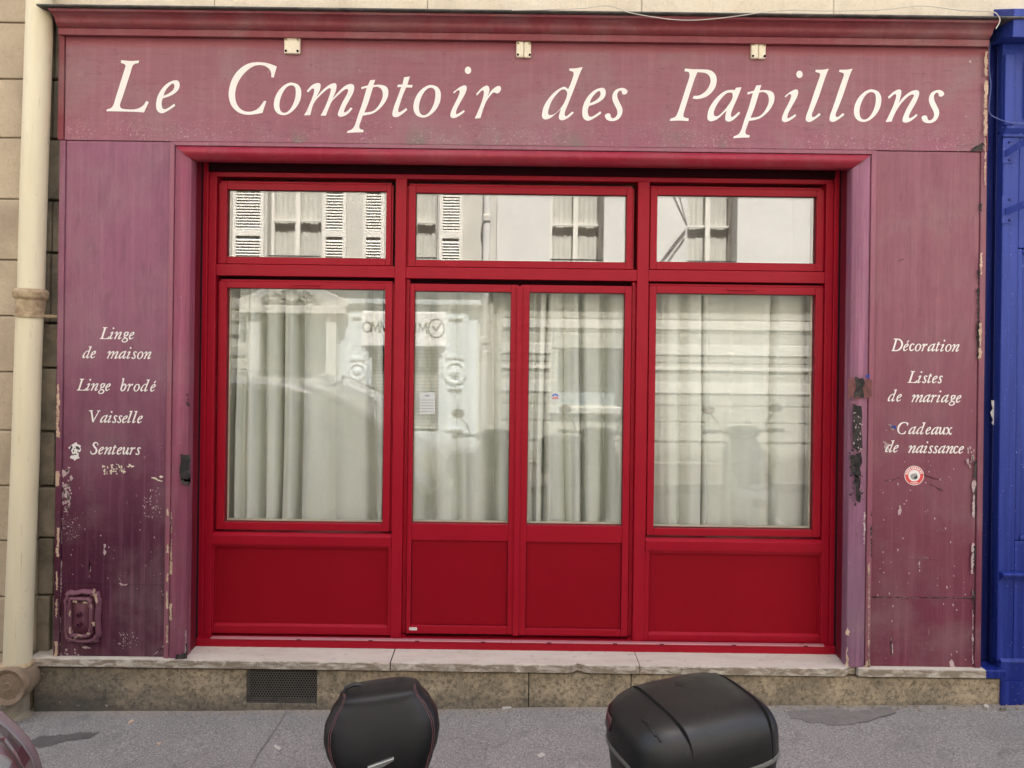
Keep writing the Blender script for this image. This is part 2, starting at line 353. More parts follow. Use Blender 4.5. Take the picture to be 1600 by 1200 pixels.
# glyph: (origin x, origin y, zoom, baseline, [outlines])
GL = {
'L': (150,80,10.667,1005,[[(408,145,1),(500,155),(600,157),(706,147,1),(700,190,1),(640,205),(600,240),(580,310),(540,440),(440,760),(400,880),(405,930),(440,955),(520,965),(640,962),(720,940),(790,890),(835,820,1),(878,838,1),(800,1012,1),(600,1003),(172,1000,1),(180,970,1),(250,945),(290,890),(320,790),(460,320),(480,240),(460,210),(405,190,1)]]),
'e': (150,80,10.667,1020,[[(1300,872,1),(1318,905,1),(1220,975),(1130,1025),(1070,1028),(1020,990),(1000,920),(1005,820),(1040,710),(1120,590),(1220,510),(1320,480),(1370,500),(1387,560),(1365,640),(1290,710),(1200,755),(1110,785,1),(1090,860),(1100,930),(1130,965),(1190,950)],[(1120,740,1),(1200,705),(1270,650),(1300,590),(1290,545),(1265,535),(1210,580),(1150,660)]]),
'C': (340,80,10.667,1045,[[(975,245,1),(925,430,1),(885,425,1),(880,350),(850,290),(790,245),(710,225),(600,240),(490,310),(390,420),(320,550),(288,690),(300,830),(350,930),(430,990),(520,1005),(610,985),(690,930),(770,820,1),(808,825,1),(745,1020,1),(640,1042),(520,1055),(400,1040),(300,985),(220,890),(180,750),(190,600),(250,430),(350,300),(480,210),(620,178),(760,182),(870,205)]]),
'o': (340,80,10.667,1052,[[(1240,520),(1330,550),(1380,620),(1390,710),(1370,820),(1310,930),(1230,1010),(1150,1055),(1080,1063),(1000,1035),(950,970),(935,880),(955,770),(1010,660),(1090,575),(1170,530)],[(1230,565),(1280,590),(1298,660),(1290,770),(1260,870),(1210,960),(1150,1015),(1090,1022),(1050,990),(1030,930),(1032,840),(1060,740),(1110,640),(1170,580)]]),
'm': (460,110,10.667,748,[[(200,345,1),(280,250),(360,210),(410,210),(430,240),(420,320),(360,445,1),(460,330),(560,245),(640,208),(685,215),(697,260),(680,350),(630,465,1),(740,340),(830,255),(910,218),(970,225),(992,270),(975,360),(920,470),(850,600),(825,680),(840,692),(890,660),(940,605,1),(967,630,1),(890,715),(820,755),(765,765),(730,745),(725,710),(745,650),(800,520),(870,390),(890,320),(870,300),(820,320),(730,400),(630,500),(580,600),(535,720),(525,750,1),(435,750,1),(480,670),(540,530),(590,380),(600,310),(580,290),(540,310),(450,390),(350,500),(300,600),(265,745,1),(160,748,1),(200,680),(260,540),(315,390),(325,320),(315,300),(285,305),(225,365,1)]]),
'p': (460,110,10.667,750,[[(1255,158,1),(1340,150,1),(1310,240,1),(1400,232),(1490,245),(1545,285),(1562,360),(1545,450),(1490,550),(1410,640),(1320,705),(1230,735),(1140,750,1),(1110,840),(1085,920),(1095,970),(1155,990,1),(1150,1028,1),(1050,1030),(880,1042,1),(890,1010,1),(960,980),(1010,910),(1060,750),(1130,540),(1200,285,1),(1110,310,1),(1110,275,1),(1220,245,1)],[(1305,275,1),(1370,265),(1430,290),(1460,340),(1468,420),(1440,510),(1380,610),(1300,675),(1165,700,1),(1230,530)]]),
't': (600,90,8.421,778,[[(255,258,1),(332,245,1),(300,355,1),(372,358,1),(360,392,1),(285,390,1),(240,500),(190,660),(185,710),(205,715),(250,690),(290,660,1),(303,685,1),(240,740),(180,778),(140,782),(112,765),(110,720),(130,640),(170,530),(220,385,1),(165,387,1),(178,355,1),(235,352,1)]]),
'i': (600,90,8.421,788,[[(905,455,1),(980,395),(1040,365),(1075,370),(1083,410),(1060,480),(1000,590),(955,680),(945,735),(960,742),(1000,720),(1050,688,1),(1060,712,1),(990,765),(930,793),(890,790),(873,765),(880,715),(910,640),(960,540),(990,460),(985,430),(960,430),(918,470,1)],ell(1097,164,42,48)]),
'r': (600,90,8.421,798,[[(1208,478,1),(1280,400),(1340,367),(1372,380),(1382,430),(1360,510,1),(1410,430),(1470,380),(1515,370),(1535,400),(1520,445),(1485,468),(1440,455),(1400,490),(1340,580),(1300,690),(1268,795,1),(1193,802,1),(1230,720),(1290,560),(1310,460),(1300,430),(1275,437),(1218,500,1)]]),
'd': (840,90,10.667,1030,[[(515,178,1),(640,168),(738,148,1),(690,260),(600,510),(520,720),(455,890),(450,955),(480,970),(530,930),(575,892,1),(597,912,1),(530,980),(450,1030),(390,1040),(355,1015),(352,960),(385,850,1),(290,940),(200,1010),(120,1030),(75,995),(72,920),(100,810),(170,690),(270,575),(370,505),(440,482),(500,520,1),(540,430),(585,290),(580,235),(515,208,1)],[(430,525),(480,565),(478,640),(440,740),(370,850),(280,935),(210,955),(172,935),(180,860),(220,740),(290,630),(370,545)]]),
's': (840,90,10.667,1045,[[(1490,550),(1480,590),(1440,612),(1405,600),(1395,560),(1370,545),(1335,570),(1320,620),(1335,690),(1380,780),(1410,850),(1405,930),(1360,1010),(1290,1050),(1210,1055),(1150,1030),(1120,980),(1130,945),(1175,928),(1210,945),(1220,985),(1250,1010),(1295,990),(1325,940),(1320,870),(1270,770),(1240,690),(1245,610),(1290,540),(1370,505),(1440,508)]]),
'P': (1040,100,10.667,948,[[(315,72,1),(450,82),(600,82),(720,92),(800,140),(840,220),(835,330),(790,430),(700,520),(600,565),(520,578),(445,570,1),(465,525,1),(540,520),(620,480),(690,410),(735,310),(735,230),(700,170),(640,140),(520,130,1),(480,230),(400,480),(310,780),(295,850),(310,885),(385,903,1),(380,948,1),(230,940),(70,950,1),(80,910,1),(160,880),(200,810),(240,690),(320,430),(385,220),(385,150),(360,125),(303,118,1)]]),
'a': (1040,100,10.667,948,[[(1160,390,1),(1255,378,1),(1200,530),(1120,720),(1085,820),(1090,875),(1120,870),(1170,830),(1215,788,1),(1238,812,1),(1160,895),(1090,945),(1035,955),(995,930),(990,870),(1010,770,1),(940,840),(860,915),(780,950),(730,950),(695,915),(695,840),(720,740),(790,620),(890,510),(1000,440),(1110,425),(1145,430,1)],[(1070,470),(1105,490),(1105,560),(1060,650),(980,760),(890,850),(830,870),(800,845),(800,790),(840,690),(910,585),(1000,490)]]),
'l': (1280,90,8.0,800,[[(245,150,1),(330,148),(408,135,1),(370,230),(290,480),(225,650),(203,710),(215,742),(250,730),(295,690,1),(315,712,1),(240,770),(180,802),(140,795),(128,770),(135,720),(170,620),(250,370),(300,220),(290,190),(240,178,1)]]),
'n': (1280,90,8.0,805,[[(855,490,1),(920,430),(980,398),(1015,402),(1022,440),(1005,520),(985,575,1),(1050,490),(1130,425),(1200,402),(1240,415),(1243,460),(1210,550),(1150,660),(1120,730),(1130,752),(1170,735),(1215,698,1),(1228,718,1),(1170,770),(1110,805),(1065,808),(1042,790),(1048,740),(1090,640),(1150,530),(1180,470),(1165,455),(1110,480),(1030,560),(970,650),(930,730),(905,798,1),(830,805,1),(870,720),(920,610),(955,500),(955,460),(930,460),(868,515,1)]]),
}
# rarer letters of the small lines: pen strokes (x, y up, width), same unit
PEN = {
'c': [[(34,41,8),(29,48,6),(21,48,5),(12,40,8),(6,22,9),(8,8,9),(15,3,7),(24,6,5),(32,14,4)]],
'u': [[(4,40,3),(11,48,6),(15,44,8),(9,22,9),(8,8,8),(13,3,6),(22,10,4),(36,34,4)],[(42,49,9),(34,20,9),(32,7,8),(37,3,6),(46,13,3)]],
'g': [[(23,49,5),(13,42,8),(11,30,8),(18,23,5),(28,27,8),(34,38,8),(31,47,6),(23,49,5)],[(32,45,5),(42,47,6)],[(16,24,4),(8,17,5),(14,10,7),(26,5,8),(31,-5,8),(22,-16,6),(6,-19,5),(-4,-12,6),(1,-1,5),(14,8,4)]],
'b': [[(13,79,4),(23,83,8),(8,20,9),(8,7,8),(15,2,6),(27,8,7),(36,24,9),(38,40,9),(31,48,7),(22,42,4),(12,26,3)]],
'V': [[(9,80,9),(15,70,9),(26,3,10)],[(24,2,6),(66,79,4)],[(54,80,4),(76,80,4)],[(-2,80,4),(26,80,4)]],
'S': [[(53,60,4),(50,74,5),(38,80,6),(26,74,9),(23,61,10),(33,47,11),(43,33,11),(42,15,10),(30,3,7),(15,1,6),(6,8,5),(4,22,4)]],
'D': [[(30,77,10),(9,3,10)],[(12,80,5),(40,80,6),(60,71,9),(70,48,11),(62,22,10),(42,4,7),(20,1,6),(-2,1,5)]],
'x': [[(2,42,4),(9,48,7),(17,40,9),(24,12,9),(32,2,7),(41,11,4)],[(43,45,8),(36,47,5),(22,28,4),(8,5,5),(0,4,8)]],
}
def fill_outline(outs, bold=0.0):
    """outlines in the plane -> (verts2d, faces)"""
    cu = bpy.data.curves.new('glyph', 'CURVE'); cu.dimensions = '2D'; cu.fill_mode = 'BOTH'; cu.offset = bold
    for o in outs:
        sp = cu.splines.new('POLY'); sp.points.add(len(o) - 1); sp.use_cyclic_u = True
        for q, p in zip(sp.points, o): q.co = (p[0], p[1], 0, 1)
    ob = bpy.data.objects.new('glyph', cu); S.collection.objects.link(ob)
    dg = bpy.context.evaluated_depsgraph_get(); dg.update(); ev = ob.evaluated_get(dg); me = bpy.data.meshes.new_from_object(ev)
    vs = [(v.co.x, v.co.y) for v in me.vertices]; fs = [tuple(p.vertices) for p in me.polygons]
    bpy.data.objects.remove(ob); bpy.data.curves.remove(cu); bpy.data.meshes.remove(me)
    return vs, fs
def pen_mesh(strokes, bold=0.0, curve=True):
    res = []
    for st in strokes:
        P = []
        for i in range(len(st) - 1):
            p0, p1, p2, p3 = st[max(i-1, 0)], st[i], st[i+1], st[min(i+2, len(st)-1)]
            for j in range(6):
                s = j/6; h = [(-s**3+2*s*s-s)/2, (3*s**3-5*s*s+2)/2, (-3*s**3+4*s*s+s)/2, (s**3-s*s)/2]
                P.append([sum(h[q]*(p0, p1, p2, p3)[q][k] for q in range(4)) for k in range(3)])
        if not curve: P = [list(q) for q in st[:-1]]
        P.append(list(st[-1])); L = []
        for i, p in enumerate(P):
            a, b = P[max(i-1, 0)], P[min(i+1, len(P)-1)]; t = Vector((b[0]-a[0], b[1]-a[1])); t = t.normalized() if t.length else Vector((1,0))
            nrm = Vector((-t.y, t.x)) * (p[2] + bold*2) / 2; L.append(((p[0]+nrm.x, p[1]+nrm.y), (p[0]-nrm.x, p[1]-nrm.y)))
        vs = [q for pr in L for q in pr]; fs = [(2*i, 2*i+1, 2*i+3, 2*i+2) for i in range(len(L)-1)]
        res.append((vs, fs))
    return res
_gc = {}
def glyph(ch, bold=0.0):
    """list of (verts, faces) layers in big-letter units, left edge x=0, baseline y=0; and its width"""
    key = (ch, bold)
    if key in _gc: return _gc[key]
    base = {'é': 'e'}.get(ch, ch)
    if base in GL:
        ox, oy, zm, bl, outs = GL[base]
        o2 = [[((p[0])/zm, (bl - p[1])/zm) for p in smooth(o)] for o in outs]
        x0 = min(p[0] for o in o2 for p in o); o2 = [[(p[0]-x0, p[1]) for p in o] for o in o2]
        layers = [fill_outline(o2)]
        if bold: layers += [q for o in o2 for q in pen_mesh([[(a, b, bold*2) for a, b in o + o[:1]]], 0, False)]
        if ch == 'é': layers += pen_mesh([[(26,58,7),(38,73,4)]], bold)
    else:
        layers = pen_mesh(PEN[base], bold); x0 = min(v[0] for l in layers for v in l[0]); layers = [([(a-x0, b) for a, b in vs], fs) for vs, fs in layers]
    wd = max(v[0] for l in layers for v in l[0])
    _gc[key] = (layers, wd); return _gc[key]
def put_glyph(mb, ch, X, Z, k, y, bold=0.0):
    for i, (vs, fs) in enumerate(glyph(ch, bold)[0]):
        mb.add([(X + a*k, y - i*.0004, Z + b*k) for a, b in vs], fs)
PX = CAM_D / F_PX
def small_word(mb, txt, x0, x1, base, scale, y=-.0032):
    ws = [glyph(c, .8)[1]*scale for c in txt]; gap = ((x1 - x0) - sum(ws)) / max(1, len(txt)-1); x = x0
    for c, wd in zip(txt, ws):
        X, Z = U(x, base + ROLL*(x - x0), y); put_glyph(mb, c, X, Z, scale*(CAM_D+y)/F_PX, y, .8); x += wd + gap

# ------------------------------------------------------------------ the street
ga, gb = U(60, 1113, -.01), U(1560, 1100, -.01)
SLOPE = (gb[1] - ga[1]) / (gb[0] - ga[0]); G0 = ga[1] - SLOPE * ga[0]
def gz(x, y=0.0):                   # pavement height: the street climbs to the right, pavement falls to the kerb
    return G0 + SLOPE * x + .012 * y
KERB_Y, FAR_Y, FAR_KERB = -1.78, -6.3, -5.0
def sheet(name, x0, x1, y0, y1, dz, mat, nx=60, ny=14, amp=0.0):
    mb = MB(); rnd = random.Random(3)
    vs = []
    for j in range(ny+1):
        for i in range(nx+1):
            x = x0 + (x1-x0)*i/nx; y = y0 + (y1-y0)*j/ny
            h = amp*(math.sin(x*2.3 + y*1.7) + .6*math.sin(x*5.1 - y*3.3) + .5*math.sin(x*9.7 + y*7.1))
            vs.append((x, y, gz(x, y) + dz + h))
    fs = [(j*(nx+1)+i, j*(nx+1)+i+1, (j+1)*(nx+1)+i+1, (j+1)*(nx+1)+i) for j in range(ny) for i in range(nx)]
    mb.add(vs, fs); return tag(mb.build(name, mat, smooth=True), kind='structure')
sheet('pavement', -14, 14, KERB_Y, .5, 0, M['asphalt'], 160, 20, .0022)
sheet('road', -40, 40, FAR_KERB + .15, KERB_Y - .15, -.12, M['road'], 80, 8, .004)
sheet('far_pavement', -14, 14, FAR_Y - .3, FAR_KERB, .0, M['asphalt'])
for nm, y0, y1 in (('kerb', KERB_Y - .15, KERB_Y), ('far_kerb', FAR_KERB, FAR_KERB + .15)):
    mb = MB(); x = -14.0
    while x < 14:
        x1 = x + .98
        ps = [(x, y0, gz(x, y0) - .3), (x1, y0, gz(x1, y0) - .3), (x1, y1, gz(x1, y1) - .3), (x, y1, gz(x, y1) - .3)]
        mb.prism(ps, (0, 0, .303)); x += 1.0
    tag(mb.build(nm, M['kerb'], bevel=.012), kind='structure')
sheet('ground', -120, 120, -120, 120, -.35, M['road'], 4, 4)

def blob(mb, pts, y=None, th=.0012, jag=.25, sub=4, seed=0, ground=None):
    """irregular flake: photo outline pts -> thin solid lying on plane y (or on the ground)"""
    rnd = random.Random(seed); out = []; n = len(pts)
    for i in range(n):
        a, b = Vector(pts[i]), Vector(pts[(i+1) % n])
        for j in range(sub):
            p = a.lerp(b, j/sub); L = (b - a).length; d = (b - a).normalized() if L else Vector((1,0))
            p += Vector((-d.y, d.x))*rnd.uniform(-jag, jag)*min(L/sub*1.5, 6); out.append(p)
    if ground is None: mb.prism([W(p.x, p.y, y) for p in out], (0, -th, 0))
    else:
        q = []
        for p in out:
            d = (p.y - CY) ; u = p.x - CX
            v = -u*math.sin(ROLL) + d*math.cos(ROLL); uu = u*math.cos(ROLL) + d*math.sin(ROLL)
            dist = CAM_H*F_PX/v
            for _ in range(8):
                X, Y = uu*dist/F_PX, dist - CAM_D; dist = (CAM_H - gz(X, Y)) * F_PX / v
            q.append((uu*dist/F_PX, dist - CAM_D, gz(uu*dist/F_PX, dist - CAM_D) + ground))
        mb.prism(q, (0, 0, th))

# marks on the pavement
mb = MB(); blob(mb, [(48,1156),(75,1150),(100,1149),(130,1146),(157,1144),(140,1153),(112,1158),(85,1164),(60,1170),(45,1168)], ground=.003, th=.001, seed=2, jag=.3)
tag(mb.build('stain', M['wet']), 'dark damp streak on the asphalt pavement in front of the left plinth end', 'stain')
mb = MB(); blob(mb, [(1230,1112),(1290,1108),(1330,1112),(1390,1106),(1400,1112),(1365,1126),(1320,1134),(1270,1130),(1235,1124)], ground=.003, th=.0015, seed=5, jag=.35)
tag(mb.build('asphalt_patch', M['patch']), 'rough dark broken asphalt patch at the foot of the right plinth', 'patch')
mb = MB(); rnd = random.Random(11)
p = [(446,1112),(441,1125),(432,1138),(420,1155),(408,1172),(397,1190),(390,1204)]
blob(mb, [(a-1.1, b) for a, b in p] + [(a+1.1, b) for a, b in p[::-1]], ground=.0028, th=.001, jag=.15, seed=4)
tag(mb.build('pavement_joint', M['patch']), 'thin slanting joint line in the asphalt left of the scooter backrest', 'joint line')
litter = [('cigarette_butt', [(784,1107),(798,1103),(799,1107),(786,1111)], 'litter', 'pale cigarette butt at the foot of the plinth, right of the backrest', .006),
 ('paper_scrap', [(430,1164),(440,1170),(436,1173),(428,1168)], 'litter', 'small pale paper scrap on the pavement left of the backrest', .002),
 ('paper_scrap', [(1537,1103),(1544,1104),(1545,1109),(1538,1107)], 'litter', 'white crumpled scrap on the pavement below the blue painted sill end', .008),
 ('pebble', [(1563,1106),(1571,1106),(1572,1110),(1564,1110)], 'patch', 'black pebble at the foot of the blue shopfront', .010),
 ('twig', [(199,1131),(208,1125),(209,1128),(201,1133)], 'wood', 'short brown twig on the pavement below the left plinth', .004),
 ('gum_spot', [(838,1180),(848,1176),(853,1181),(843,1185)], 'litter', 'pale flattened chewing gum spot on the pavement between the two scooters', .001),
 ('leaf', [(244,1163),(252,1161),(249,1166)], 'wood', 'dry curled leaf fragment on the pavement right of the damp streak', .004)]
for k, (nm, pts, mt, lb, th) in enumerate(litter):
    mb = MB(); blob(mb, pts, ground=.002, th=th, jag=.12, seed=20+k); tag(mb.build(nm, M[mt]), lb, nm.replace('_', ' '))
mb = MB(); rnd = random.Random(5)
for k in range(420):
    x = rnd.uniform(-2.7, 2.9); y = -.012 - abs(rnd.gauss(0, .035)); r = rnd.uniform(.0015, .006) * (1.3 if x > 1 else 1); z = gz(x, y)
    mb.add([(x-r, y-r, z), (x+r*1.2, y-r*.6, z), (x+r*.4, y+r, z), (x, y, z+r*1.3)], [(0,1,3),(1,2,3),(2,0,3)])
tag(mb.build('grit', M['grit']), 'loose sandy grit along the foot of the plinth', 'grit', kind='stuff')

# ------------------------------------------------------------------ stone plinth and worn sill
SN = -.03                               # nose of the sill
pl = thing('stone_plinth', (0, 0, gz(0)), 'low grimy stone plinth with a worn pale sill under the maroon shopfront', 'plinth')
x0 = U(53, 1080, -.008)[0]; x1 = U(1566, 1080, -.008)[0]; xg0, xg1 = U(385, 1075, -.008)[0], U(495, 1075, -.008)[0]
j1, j2 = U(826, 1080, -.008)[0], U(986, 1080, -.008)[0]
zt = U(800, 1052, -.008)[1]; zb = gz(0) - .25
zg0, zg1 = U(440, 1099, -.008)[1], U(440, 1053, -.008)[1]
mb = MB(); g = .002
mb.box(x0, xg0, -.008, .35, zb, zt); mb.box(xg1, j1 - g, -.008, .35, zb, zt); mb.box(j1 + g, j2 - g, -.008, .35, zb, zt); mb.box(j2 + g, x1, -.008, .35, zb, zt)
mb.box(xg0, xg1, -.008, .35, zb, zg0); mb.box(xg0, xg1, .06, .35, zg0, zt)
mb.build('stone_block', M['plinth'], pl, bevel=.004)
mb = MB(); mb.box(j1-.003, j1+.003, -.004, .2, zb, zt - .001); mb.box(j2-.003, j2+.003, -.004, .2, zb, zt-.001); mb.build('joint', M['hole'], pl)
# perforated grille: a real plate with staggered holes
mb = MB(); W_, H_ = xg1 - xg0, zt - zg0; nxh = 27; px_ = W_/nxh; nr = int(H_/(px_*.87)); r = px_*.34
for j in range(nr + 1):
    for i in range(nxh + 1):
        cx = xg0 + px_*(i + (.5 if j % 2 else 0)); cz = zg0 + px_*.87*j
        hx = [(cx + px_*.577*math.cos(R(60*k+30)), cz + px_*.577*math.sin(R(60*k+30))) for k in range(6)]
        ins = [(cx + r*math.cos(R(60*k+30)), cz + r*math.sin(R(60*k+30))) for k in range(6)]
        hx = [(min(max(a, xg0), xg1), min(max(b, zg0), zt)) for a, b in hx]; ins = [(min(max(a, xg0), xg1), min(max(b, zg0), zt)) for a, b in ins]
        if len(set(hx)) < 4: continue
        mb.add([(a, -.006, b) for a, b in hx] + [(a, -.006, b) for a, b in ins], [(k, (k+1) % 6, 6+(k+1) % 6, 6+k) for k in range(6)])
gr = mb.build('vent_grille', M['grille'], pl)
mb = MB(); mb.box(xg0, xg1, .045, .055, zg0, zt); mb.build('vent_cavity', M['hole'], pl)
# sill slabs
zs1 = U(800, 1038, SN)[1]; zs0 = U(800, 1050.5, SN)[1]
cuts = [U(45, 1040, SN)[0], U(609.5, 1042, SN)[0], U(1000, 1045, SN)[0], U(1341, 1050, SN)[0], U(1541, 1055, SN)[0], U(1572, 1058, SN)[0]]
mb = MB(); rnd = random.Random(9)
def slab(mb, a, b, chips=(), left_chip=0, right_chip=0):
    """a slab with a gently chipped front edge"""
    n = 60; top = []; bot = []
    for i in range(n + 1):
        x = a + (b - a)*i/n; e = rnd.uniform(0, .0016)
        dz = rnd.uniform(0, .0012)
        for cx, cw, cd in chips:
            if abs(x - cx) < cw: e += cd*(1 - abs(x - cx)/cw)*(.7 + .5*rnd.random()); 
        top.append((x, SN + e*.9, zs1 - dz)); bot.append((x, SN + e, zs0))
    m = len(mb.v)
    vs = []
    for i, (x, y, z) in enumerate(top):
        vs += [(x, y + .004, z), (x, y, z - .004), (x, bot[i][1], zs0), (x, .34, zs0), (x, .34, zs1)]
    fs = []
    for i in range(n):
        q = i*5; p = (i+1)*5
        fs += [(q, p, p+1, q+1), (q+1, p+1, p+2, q+2), (q+2, p+2, p+3, q+3), (q+4, p+4, p, q), (q+3, p+3, p+4, q+4)]
    fs += [(0,1,2,3,4), tuple(n*5 + k for k in (4,3,2,1,0))]
    mb.add(vs, fs)
cx_ = U(903, 1045, SN)[0]
slab(mb, cuts[0], cuts[1] - .003); slab(mb, cuts[1] + .003, cuts[2] - .002, [(cx_, .035, .030), (cx_ + .03, .02, .02)]); slab(mb, cuts[2] + .002, cuts[3] - .004, [(cuts[3] - .02, .05, .035)]); slab(mb, cuts[3] + .004, cuts[4])
mb.build('sill_slab', M['sill'], pl)
mb = MB(); slab(mb, cuts[4] + .0005, cuts[5]); tag(mb.build('sill_slab', M['blue'], pl), 'blue painted end of the sill')
mb = MB()
for xx in (cuts[1], cuts[2]): mb.box(xx - .003, xx + .003, SN + .006, .3, zs0 + .001, zs1 - .0035)
mb.build('joint', M['hole'], pl)

# ------------------------------------------------------------------ maroon wooden shopfront
shop = thing('wooden_shopfront', (0, 0, zs1), 'weathered maroon wooden shopfront with white italic lettering and worn panels', 'shopfront')
zsill = zs1
XL, XR = U(97, 500)[0], U(1537, 560)[0]
zf0, zf1 = U(800, 227.5)[1], U(800, 66)[1]            # fascia bottom / top
XOL, XOR = U(262, 640)[0], U(1363, 640)[0]            # outer edges of the opening's moulding
XIL, XIR = U(299.5, 640, .03)[0], U(1322, 640, .03)[0]
zo0 = U(800, 228.6)[1]                                     # outer edge of the moulding over the opening
zi = U(800, 258.5, .03)[1]
# fascia: a broad board with a fine bead along its foot
mb = MB(); mb.box(XL, XR, 0, .05, zf0, zf1); fascia = mb.build('fascia_board', M['fascia'], shop, bevel=.003)
mb = MB(); mb.box(U(70, 0)[0]+.0, XL-.0025, .012, .05, zf0 + .001, zf1 + .02); mb.box(XR + .0025, U(1545, 100)[0], .012, .05, zf0+.001, zf1 + .02)
mb.v = [v for v in mb.v]; 
mb2 = MB(); mb2.box(U(92, 130)[0], XL - .003, -.006, .05, zf0, zf1 + .01); mb2.box(XR + .003, U(1541.5, 150)[0], -.006, .05, zf0, zf1 + .01)
mb2.build('edge_fillet', M['cornice'], shop, bevel=.002)
# lettering, word by word, under the fascia board
def big_word(lst, label):
    mb = MB(); y = -.0015
    for ch, left, base in lst:
        X, Z = U(left, base, y); put_glyph(mb, ch, X, Z, (CAM_D + y)/F_PX, y)
    tag(mb.build('lettering', M['letters'], fascia), label)
def at(g, zx=None):                      # a glyph stays where it was drawn
    ox, oy, zm, bl, outs = GL[g]; return (g, ox + min(p[0] for o in outs for p in o)/zm, oy + bl/zm)
big_word([at('L'), at('e')], 'painted word Le')
big_word([at('C'), at('o'), at('m'), at('p'), at('t'), ('o', 645.7, 182.4), at('i'), at('r')], 'painted word Comptoir')
big_word([at('d'), ('e', 909.6, 187.4), at('s')], 'painted word des')
big_word([at('P'), at('a'), ('p', 1145.8, 188.6), ('i', 1221.6, 189.9), ('l', 1258.9, 190.1), at('l'), ('o', 1334, 189.2), at('n'), ('s', 1439.8, 191.2)], 'painted word Papillons')
# cornice: straight lengths following a moulded profile
def run(mb, prof, xa, xb, ra=0.0, rb=0.0):
    """profile [(y, z)] run sideways; ends return square"""
    n = len(prof); mb.add([(xa, y, z) for y, z in prof] + [(xb, y, z) for y, z in prof],
        [tuple(range(n)), tuple(range(2*n-1, n-1, -1))] + [(i, i+1, n+i+1, n+i) for i in range(n-1)] + [(n-1, 0, n, 2*n-1)])
def zc(py, y): return U(800, py, y)[1]
CT = [(.05, zc(66, 0)), (-.012, zc(66, 0)), (-.014, zc(64.5, -.014)), (-.035, zc(63, -.035)), (-.038, zc(53, -.038)), (-.030, zc(52.5, -.03))]
z53 = zc(52.5, -.03); z28 = zc(30, -.085)
for k in range(9):
    t = k/8; CT.append((-.034 - .056*(t + .12*math.sin(2*math.pi*t)), z53 + (z28 - z53)*t))
CT += [(-.098, z28 + .001), (-.10, zc(27, -.1)), (-.11, zc(26, -.11)), (-.115, zc(22, -.115)), (.05, zc(21, -.05))]
mb = MB(); run(mb, CT, U(86, 50, -.06)[0], U(1551, 60, -.06)[0]); mb.build('cornice', M['cornice'], shop, bevel=.0015)
mb = MB(); run(mb, [(.05, zc(21, -.1)+.001), (-.135, zc(21, -.12)+.001), (-.14, zc(19.5, -.12)), (-.135, zc(17.5, -.12)), (.05, zc(12, .0))], U(64, 20, -.1)[0], U(1600, 24, -.1)[0]+.05)
for v in mb.v: v.z += .004*math.sin(v.x*3.1) * 0
mb.build('lead_flashing', M['lead'], shop, bevel=.003)
# left and right panels
zp = zf0 - .0045
zsplit_r = U(1440, 934)[1]; zsplit_l = U(180, 913)[1]
mb = MB(); xl0, xl1 = U(99, 640)[0], XOL - .002
mb.box(xl0, xl1, 0, .05, zsill + .001, zsplit_l - .001); mb.box(xl0, xl1, -.0012, .05, zsplit_l, zp)
panL = tag(mb.build('side_panel', M['pil_l'], shop, bevel=.002), 'plum left panel, bleached above and scratched below')
mb = MB(); mb.box(U(89.5, 640)[0], xl0 - .001, -.010, .06, zsill + .001, zp); mb.build('edge_fillet', M['pil_l'], shop, bevel=.003)
mb = MB(); xr0, xr1 = XOR + .002, U(1526, 640)[0]
mb.box(xr0, xr1, 0, .05, zsill + .001, zsplit_r - .002); mb.box(xr0, xr1, -.001, .05, zsplit_r + .001, zp)
panR = tag(mb.build('side_panel', M['pil_r'], shop, bevel=.002), 'rose right panel with a peeling right edge')
mb = MB(); mb.box(xr1 + .003, U(1536, 640)[0], -.008, .06, zsill + .001, zp); mb.build('edge_fillet', M['pil_r'], shop, bevel=.003)
# moulding round the opening: mitred lengths of one profile (p: 0 outer .. 1 inner, y)
AF = [(0, .05), (0, -.010), (.02, -.014), (.21, -.014), (.225, -.010), (.225, .05)]
AP = [(.235, .05), (.235, .004), (.255, -.006)]
for k in range(10):
    t = k/9; AP.append((.27 + .68*t, -.006 - .030*math.sin(math.pi*(t*.88+.06)) + .010*t))
AP += [(.965, .004), (1.0, .012), (1.0, .05)]
AS = [(.235, .05), (.235, .002), (.25, -.008)] + [(.28 + .66*k/7, -.011 - .008*math.sin(math.pi*k/7) + .006*k/7) for k in range(8)] + [(.965, -.004), (1.0, .006), (1.0, .05)]
def mould(mb, outer, inner, AP=AP):
    """outer, inner: the two ends of the outer and of the inner edge (x, z)"""
    n = len(AP); vs = []
    for e in (0, 1):
        o, i = Vector(outer[e]), Vector(inner[e])
        for t, y in AP:
            q = o.lerp(i, t); vs.append((q.x, y, q.y))
    mb.add(vs, [tuple(range(n)), tuple(range(2*n-1, n-1, -1))] + [(k, k+1, n+k+1, n+k) for k in range(n-1)] + [(n-1, 0, n, 2*n-1)])
g = .0012
for xo, xi, mt in ((XOL, XIL, 'arch'), (XOR, XIR, 'arch_r')):
    e_ = [(xo, zsill + .001), (xo, zo0 - g)], [(xi, zsill + .001), (xi, zi - g)]
    mb = MB(); mould(mb, *e_, AS); mb.build('moulding', M[mt], shop)
    mb = MB(); mould(mb, *e_, AF); mb.build('moulding_fillet', M['fillet'], shop)
e_ = [(XOL + g, zo0), (XOR - g, zo0)], [(XIL + g, zi), (XIR - g, zi)]
mb = MB(); mould(mb, *e_, AP); mb.build('moulding', M['arch_top'], shop)
mb = MB(); mould(mb, *e_, AF); mb.build('moulding_fillet', M['fillet'], shop)
